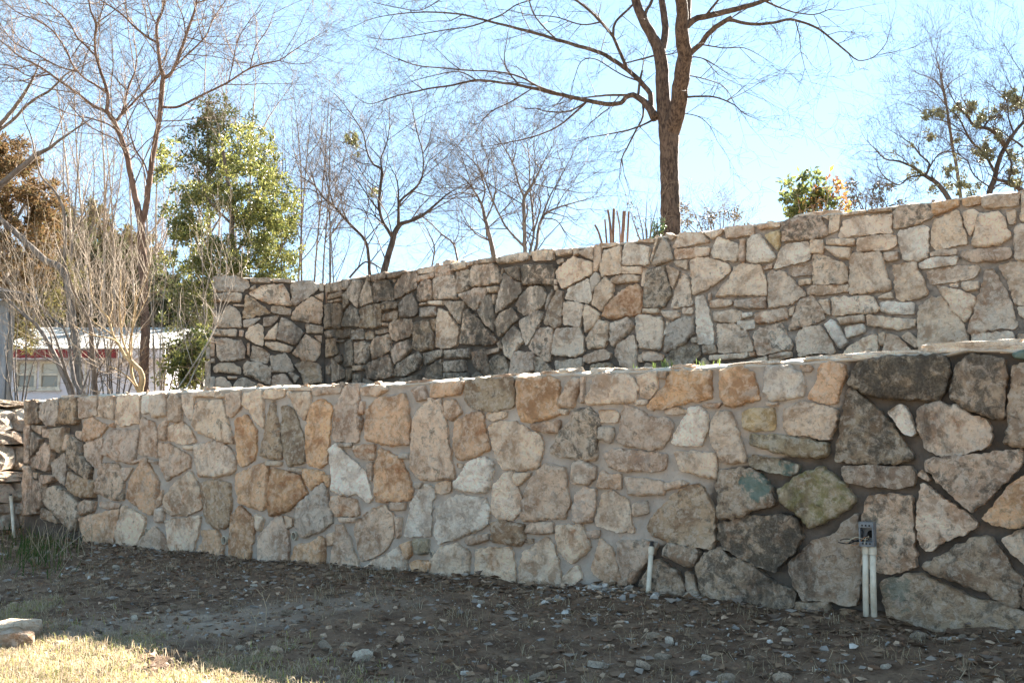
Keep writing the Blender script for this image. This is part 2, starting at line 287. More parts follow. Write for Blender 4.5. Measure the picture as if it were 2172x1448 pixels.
# ---------------------------------------------------------------- stone outlines
# each set: (x0, y0, scale) of the survey sheet, then one stone a line: code and outline
# code: base colour letter, darkness 0-9, r = rust, m = moss
FRONT = [((0, 780, 480/1448), """
B5 160 215 235 205 245 350 165 360
G5 262 235 300 210 375 200 372 300 355 368 300 365 260 320
B6 385 200 490 190 490 355 370 350 385 290
C2 505 190 620 182 620 300 505 320
C4 640 185 728 180 725 328 635 305
C3 755 180 890 170 895 345 780 370 742 355
W1 915 180 965 175 965 285 910 290
C2r3 975 172 1060 165 1065 300 985 318 970 250
C3r2 1085 215 1100 165 1145 165 1165 230 1160 335 1130 350 1080 330
C1r5 1080 375 1165 345 1215 390 1250 470 1170 485 1075 460
C1r3 1165 170 1240 165 1230 320 1210 330 1175 260
T3 205 370 268 375 262 425 215 395
T3 275 395 320 395 318 445 275 440
G3 330 390 418 380 410 460 390 540 330 510
T4 155 385 195 385 190 470 185 600 160 610
G3 205 410 255 450 240 510 198 560
T4 205 590 290 480 322 500 320 590 300 655 205 635
T2 420 430 445 430 430 525 403 522
B6 440 470 470 445 510 470 520 560 590 645 560 710 460 640 437 580
G4 330 610 415 545 425 640 415 750 345 690
O1r3 545 340 590 320 690 370 635 440 540 470 530 420
T2 490 405 525 410 525 465 490 440
T3r2 160 625 200 640 215 720 270 745 265 880 235 930 165 945 160 800
T3 215 670 240 670 235 705 220 700
T4 250 690 340 690 335 720 265 740
B4 445 665 555 715 610 720 590 825 490 820 432 765
G5 275 800 340 755 430 800 495 860 510 950 460 1040 400 980 280 860
T4 512 870 545 845 608 855 600 915 515 938
B4 270 900 330 920 370 990 260 960
T2r3 540 490 655 450 655 500 640 640 615 640 545 570
T4 690 440 720 400 850 395 890 400 860 610 740 590 665 550
T2r5 905 320 980 345 1010 420 1005 570 890 550
T5r2 640 630 660 610 765 615 795 740 790 850 700 830 625 800 625 720
T3 780 640 850 640 800 720 785 690
O0r4 905 590 940 585 1015 730 1000 900 960 940 850 860 815 830 840 730
T3 1015 480 1090 490 1220 570 1215 630 1110 690 1065 730 1025 620
C1r5 1055 830 1120 740 1220 660 1290 790 1295 900 1200 940 1100 945 1055 900
O3r3 515 960 770 900 735 1050 730 1140 640 1150 540 1110
T3 650 850 770 870 765 895 690 900 640 885
C3r3 790 880 930 960 920 1030 860 1160 760 1170 740 1080
T3r3 990 1010 1070 1100 1085 1190 1010 1240 930 1220 860 1170 900 1100
C1 1060 980 1285 945 1270 1050 1215 1250 1105 1255 1085 1150
C2 1180 495 1240 500 1240 525 1180 520
T3 1015 380 1045 345 1070 340 1060 465 1030 460
T2 700 360 735 350 735 380 700 375
T3 1010 830 1040 780 1030 870 1005 890
T3 1005 900 1050 900 1045 985 1000 985
T3 870 590 935 575 905 598 850 610
T3 955 585 1015 600 1010 612 960 600
"""), ((400, 780, 480/1448), """
C1 40 160 190 148 180 182 45 185
C0 175 188 225 158 230 185 190 195
C4 45 255 75 215 215 205 240 300 290 485 180 460 60 400 35 360
C1 40 250 60 215 78 225 70 250
T2r2 240 165 330 145 335 250 270 320 245 290
C2r2 360 165 465 145 475 230 480 385 420 330 395 270 350 235
C0 485 150 540 138 620 138 610 180 550 195 480 185
C0r4 635 155 780 160 780 245 738 335 680 240
C0 645 124 780 122 790 140 645 142
T2r2 790 125 975 122 970 155 800 170
T3r4 1000 120 1090 115 1095 300 1090 470 930 465 935 260 975 180
T2r3 1105 130 1250 110 1275 140 1200 180 1110 165
T2 1110 215 1128 215 1120 290 1088 300
T2 1090 310 1114 325 1105 400 1091 390
O2r4 1200 200 1380 165 1415 300 1415 480 1320 500 1140 460 1130 400 1150 270
O1r6 305 330 370 300 430 400 435 530 415 590 340 630 320 600 300 420
B5r2 540 205 565 330 600 500 595 580 460 565 480 470 515 300
D4 600 250 650 250 690 300 745 480 740 600 640 630 615 580 595 400
O0r5 790 230 855 195 920 250 905 400 885 610 850 635 765 620 750 500 755 370
C4 50 490 190 470 265 510 305 590 290 670 180 695 75 695 55 600
G2 495 595 600 600 590 625 500 625
G2 640 640 735 640 730 660 640 658
O3r4 300 685 480 605 505 650 500 890 460 910 330 860 310 770
O2r7 540 650 600 655 720 690 740 770 765 800 690 870 640 910 535 945 520 800
O1r3 740 645 860 665 865 720 810 750 790 780 760 750 735 690
G4 685 890 860 740 885 750 900 860 920 990 830 1050 720 1085 690 1000
W0 905 520 945 478 1000 550 1140 670 1175 830 1155 860 1070 800 980 805 915 780 910 640
C1 1060 495 1190 490 1185 585 1080 570 1055 530
G3 960 482 1045 482 1040 505 965 505
T3 1145 610 1178 600 1170 720 1145 690
O2r6 1225 515 1340 570 1385 640 1440 780 1420 840 1210 855 1190 780 1200 610
B4r3 85 735 190 715 265 740 270 880 255 1020 180 1025 120 980 95 840
O1r5 275 940 330 885 420 960 415 1080 375 1280 255 1260 260 1100
C1 435 935 485 965 460 1040 435 1035
T2 450 1080 560 955 600 950 640 1080 635 1305 440 1300 450 1180
T2 615 945 665 960 665 1010 635 1025
O1r3 660 1220 690 1140 770 1120 840 1080 870 1090 870 1270 840 1300 665 1315
T3 920 820 1075 840 1095 940 945 950 905 880
T3 960 957 1080 960 1070 985 970 985
T2r3 945 1010 985 1000 1025 1090 1095 1285 905 1285 930 1130
T4 890 1065 935 1050 930 1125 890 1135
T4r2 1075 990 1150 920 1250 870 1310 950 1315 1080 1230 1190 1105 1230 1085 1150 1060 1040
T2 1300 860 1390 865 1380 905 1300 910
C1 1335 950 1362 960 1355 1070 1338 1090
C2r2 1130 1270 1350 1145 1395 1220 1385 1360 1240 1355 1140 1330
O2r3 1360 1130 1425 1105 1425 1190 1395 1225
O2r3 85 1040 185 1035 220 1150 210 1275 55 1275 45 1190 95 1110
G2 1350 545 1415 545 1415 580 1355 580
O2r4 865 680 905 690 905 760 885 740
"""), ((800, 780, 480/1448), """
T3 225 140 300 115 325 200 260 212
O0r3 345 105 560 85 530 170 345 185
D4 570 95 600 80 870 65 880 240 760 275 600 255 565 200
O3r4 905 65 1100 55 1160 80 1170 300 1090 330 930 345 900 250
T3r2 1175 200 1250 65 1300 75 1280 160 1250 255 1170 245
T2 1302 60 1326 55 1322 220 1304 225
C1 1170 262 1225 270 1215 300 1170 290
T2 435 215 500 205 540 285 475 335 435 300
T4r3 270 260 340 195 410 200 425 300 450 430 470 590 500 710 380 715 280 715 215 640 225 480 235 370
O2r4 500 340 640 280 680 300 700 420 720 520 630 570 520 590 495 500
C1r2 705 290 830 280 825 310 740 340 705 325
C2r4 715 370 780 345 880 345 960 390 1050 440 1060 510 1030 640 940 650 800 650 740 500
T2r3 990 365 1170 335 1165 410 1100 415 995 390
G6 1215 370 1280 265 1360 265 1420 330 1400 590 1270 580 1110 540 1170 430
W2 495 740 585 610 690 570 740 610 725 740 690 800 560 790 495 765
T2 515 610 555 615 545 635 515 635
T2 380 745 470 720 470 790 410 808 375 790
G3 235 735 290 735 270 770 235 760
W2 300 760 340 750 375 790 355 850 345 1000 335 1070 180 1075 200 970 215 870 260 800
W1r1 380 990 385 900 450 840 530 815 690 830 720 900 710 1000 540 1080 400 1125 370 1060
C2r3 750 740 820 670 870 670 885 760 930 830 910 930 870 960 780 965 725 910 740 830
C2 880 680 985 670 980 690 905 750 870 720
T2r3 935 850 990 720 1075 610 1205 640 1225 800 1230 890 1200 960 1080 955 935 985 930 930
C1r3 1250 620 1300 590 1400 630 1395 690 1350 745 1245 735
T1 1270 820 1325 760 1400 780 1390 900 1370 990 1260 985 1260 880
C1 1150 1010 1310 1000 1370 1150 1310 1200 1245 1255 1165 1170 1150 1080
B4 735 990 790 975 940 1000 940 1110 910 1135 740 1110
T1r2 565 1105 600 1075 710 1060 710 1100 590 1135
T2 960 1010 1000 990 1125 990 1125 1050 1070 1062 960 1055
B4 950 1095 1000 1090 1000 1120 955 1120
C2r1 910 1310 925 1190 1090 1080 1130 1130 1160 1260 1175 1400 1050 1425 910 1415
C2 630 1160 850 1145 880 1250 885 1425 640 1435 630 1300
C3r2 410 1150 500 1130 590 1170 590 1290 540 1400 470 1405 340 1375 345 1230 370 1190
L5 240 1095 330 1095 330 1180 290 1195 245 1180
O1r3 215 1250 260 1230 322 1235 318 1300 225 1300
O1r6 328 1238 347 1240 342 1295 330 1292
T1r2 230 1340 300 1315 335 1325 320 1380 220 1385
C1r2 1190 1340 1280 1260 1310 1340 1270 1380 1195 1395
T1 1340 1045 1425 1035 1420 1085 1350 1085
"""), ((1200, 760, 480/1448), """
C1 130 270 200 105 400 90 465 175 450 265 230 295 140 290
C4 455 110 580 85 585 200 540 255 480 245 480 190
C1 445 270 530 265 520 290 450 300
T1 600 85 655 80 640 130 600 125
O2r3 530 290 620 200 680 85 930 75 940 250 800 275 640 320 530 320
O3r4 990 75 1110 50 1195 90 1240 260 1120 290 1030 305 990 230
C2 880 290 1000 285 970 320 880 305
C2 635 330 720 312 790 340 700 360 640 350
C1r2 215 335 310 330 345 360 330 405 225 405
G3 215 440 300 440 310 480 290 545 250 520 215 515
T3r1 345 440 380 290 450 330 560 380 660 385 695 430 620 570 540 580 370 555 340 520
W1 680 540 735 430 800 320 850 310 905 350 905 450 870 565
C2r2 935 400 980 340 1060 340 1085 430 1120 540 1155 630 1140 665 1000 665 970 590 930 520
Y1r2 1135 350 1170 330 1330 320 1340 450 1190 465 1140 440
T2r2 250 600 330 585 480 595 650 620 645 690 600 715 370 715 270 690
C1r2 700 600 810 600 960 615 965 765 880 750 740 715
T1 205 790 235 715 280 745 350 740 355 830 205 825
T1 385 770 500 765 625 795 625 870 410 870
T1 635 800 740 780 785 800 720 825 635 840
C0r1 195 1010 240 860 290 845 400 900 420 1030 440 1115 290 1095 190 1070
C0r3 435 930 515 910 530 985 445 1008 430 990
B4 600 960 700 870 840 795 900 870 950 980 945 1150 925 1215 790 1200 650 1165 560 1130 520 1080 540 1040
T2 225 1150 290 1210 330 1300 355 1430 240 1430 165 1350 195 1240
T4 340 1165 500 1165 590 1180 570 1230 450 1370 420 1440 370 1435 340 1290
B5 985 720 1060 705 1180 710 1290 780 1320 880 1330 940 1240 950 1120 1010 975 1015 975 830
"""), ((1300, 1000, 440/1874), """
G5 460 690 510 650 680 680 770 720 730 830 690 850 560 800 465 760
B6 390 790 440 810 560 900 640 1010 650 1140 430 1110 230 1030 330 860
B5 665 900 725 930 740 1010 790 1160 700 1170 670 1040
B6 765 870 800 760 960 680 1050 780 1250 840 1430 1000 1640 1090 1600 1270 1400 1300 1100 1290 830 1200 775 1000
B8m2 960 480 1200 410 1560 385 1660 430 1705 600 1640 700 1470 895 1320 860 1150 770 1000 670 960 590
"""), ((1600, 720, 300/1448), """
W0r3 115 280 250 255 370 265 440 350 465 330 510 390 500 560 300 620 160 625 110 540
T4 470 270 560 255 605 290 570 330 490 320
O4r3 690 250 820 240 920 260 910 380 840 640 800 655 560 600 600 510 640 470
C0r4 295 700 400 680 500 635 680 680 825 710 820 830 760 1025 680 1025 540 970 350 970 300 890
L5m2 -30 980 180 975 540 1030 740 1060 735 1170 690 1200 450 1195 200 1150 -30 1065
L5m1 -50 1215 0 1185 200 1225 455 1285 430 1365 380 1390 150 1340 -40 1290
C1 130 640 245 645 240 675 130 672
"""), ((0, 0, 1), """
D8 1799 815 1822 768 1880 758 2005 752 2015 790 2000 830 1988 850 1920 846 1872 842 1828 833
D7 1803 822 1826 838 1872 882 1905 920 1938 970 1905 983 1850 982 1815 984 1770 976 1786 892
T6 1960 985 1972 974 2017 967 2110 960 2166 956 2170 975 2140 1015 2100 1055 2062 1085 2040 1070 2012 1040 1975 1003
T4 1946 1007 1957 995 1973 1016 1968 1020
G5 1788 995 1800 990 1930 990 1938 1000 1935 1025 1910 1035 1850 1030 1795 1020
L4m6 1652 1040 1680 1015 1743 990 1780 1020 1813 1056 1800 1078 1760 1100 1730 1110 1716 1117 1690 1085 1655 1062
"""), ((1872, 720, 300/1448), """
W1 55 740 180 665 230 690 270 780 335 950 300 975 230 960 150 860
C4 350 720 480 650 560 640 760 680 900 770 1000 780 1100 880 1100 1060 960 1130 760 1180 560 1190 440 1110 380 960 360 850
B7 740 280 890 150 1050 180 1235 200 1255 400 1250 790 1200 820 1060 780 850 690 710 600 720 450
B5 1340 260 1560 240 1560 1090 1400 1100 1240 1060 1300 900 1280 780 1320 480
G4 1330 150 1420 110 1560 90 1560 190 1360 190
"""), ((1660, 1000, 512/2004), """
T6 690 260 720 200 900 195 1060 210 1085 500 1105 800 960 830 800 830 660 760 650 480
C5 1110 340 1155 100 1280 180 1410 270 1610 420 1600 460 1400 560 1180 645 1130 540
B4 45 760 180 640 260 580 440 530 500 430 610 350 635 500 650 800 625 1120 400 1080 160 1060 100 900
B4 110 1090 370 1085 400 1200 110 1200
B5 820 920 1000 860 1170 860 1390 970 1560 1050 1780 1090 1960 1135 2060 1180 2060 1400 1960 1420 1500 1420 950 1300 870 1190
T4 670 1020 715 930 715 1090 680 1100
B6 1165 770 1300 720 1480 600 1640 530 1740 560 1870 760 1990 900 1950 1130 1830 1090 1700 1020 1370 890 1240 850
O4r3 1665 400 1880 130 2010 30 2140 0 2140 430 1900 455 1750 440
C2r2 1820 560 2010 480 2140 500 2140 850 2004 760 1890 660
B5 2000 960 2140 920 2140 1180 1985 1120
""")]
PANEL = [((430, 570, 260/1448), """
G3 140 90 225 85 400 90 530 140 545 200 470 265 280 265 140 250
G4 570 115 800 110 800 160 570 155
G3 830 115 1045 130 1045 155 830 155
G3 555 230 625 190 620 240 560 255
C5 545 290 690 205 950 180 1010 290 1045 430 870 425 740 400
G5 1045 190 1150 145 1300 150 1370 215 1280 310 1100 430 1055 410
G3 1380 170 1430 168 1425 260 1385 255
T3 1320 320 1425 285 1420 380
T4 1045 580 1110 450 1280 330 1420 400 1400 645 1240 630
G3 140 300 300 285 460 300 450 390 230 385 135 385
T2 360 420 485 425 485 440 360 438
B6 510 305 620 370 700 440 800 520 620 550 580 580 470 580
G2 815 445 950 450 1040 480 1030 540 920 530 810 505
G4 200 560 300 430 400 470 445 550 455 690 180 690 130 640 120 460
G2 480 610 680 580 570 680 485 685
G2 720 580 895 555 880 600 800 670 720 670
G4 900 640 935 575 1050 620 1195 760 1110 895 1000 870 870 830
C3 885 640 865 830 730 825 780 740
G3 1215 650 1420 690 1415 755 1230 755
G4 120 720 400 720 395 795 130 780
T2 435 725 485 730 475 800 430 790
C3 500 800 550 690 660 650 715 690 710 905 620 880
G4 150 830 300 820 450 850 500 920 490 1060 380 1080 200 1080 165 1030
T3 100 810 135 810 135 1025 90 1030
T2 525 880 555 880 550 1035 525 1010
C3 740 870 880 870 1070 930 1010 985 830 950 740 900
T4 1060 1000 1130 900 1215 775 1310 830 1390 900 1380 1020 1330 1090 1180 1070
T4 1320 790 1405 790 1400 885
G4 565 1080 590 910 700 935 785 1000 765 1115 640 1090
G1 800 1030 970 995 1030 1070 1080 1190 1000 1215 820 1215
G4 135 1160 200 1115 350 1120 450 1170 450 1240 300 1225 135 1215
G5 485 1150 520 1090 650 1110 805 1160 795 1370 600 1280 490 1245
B4 1080 1130 1180 1080 1380 1130 1410 1330 1200 1360 1160 1220
T3 800 1480 830 1270 960 1230 1080 1390 1080 1480
G3 1010 1230 1050 1215 1140 1280 1090 1345
T3 290 1270 410 1275 400 1298 300 1298
C3 160 1290 240 1280 340 1370 330 1480 150 1490
G5 365 1370 430 1300 500 1290 720 1395 700 1480 380 1480
G4 90 1280 140 1275 135 1480 95 1480
G4 30 1110 90 1090 82 1430 35 1440
G4 45 920 80 920 80 1050 42 1060
G4 100 1060 140 1060 140 1105 95 1105
""")]
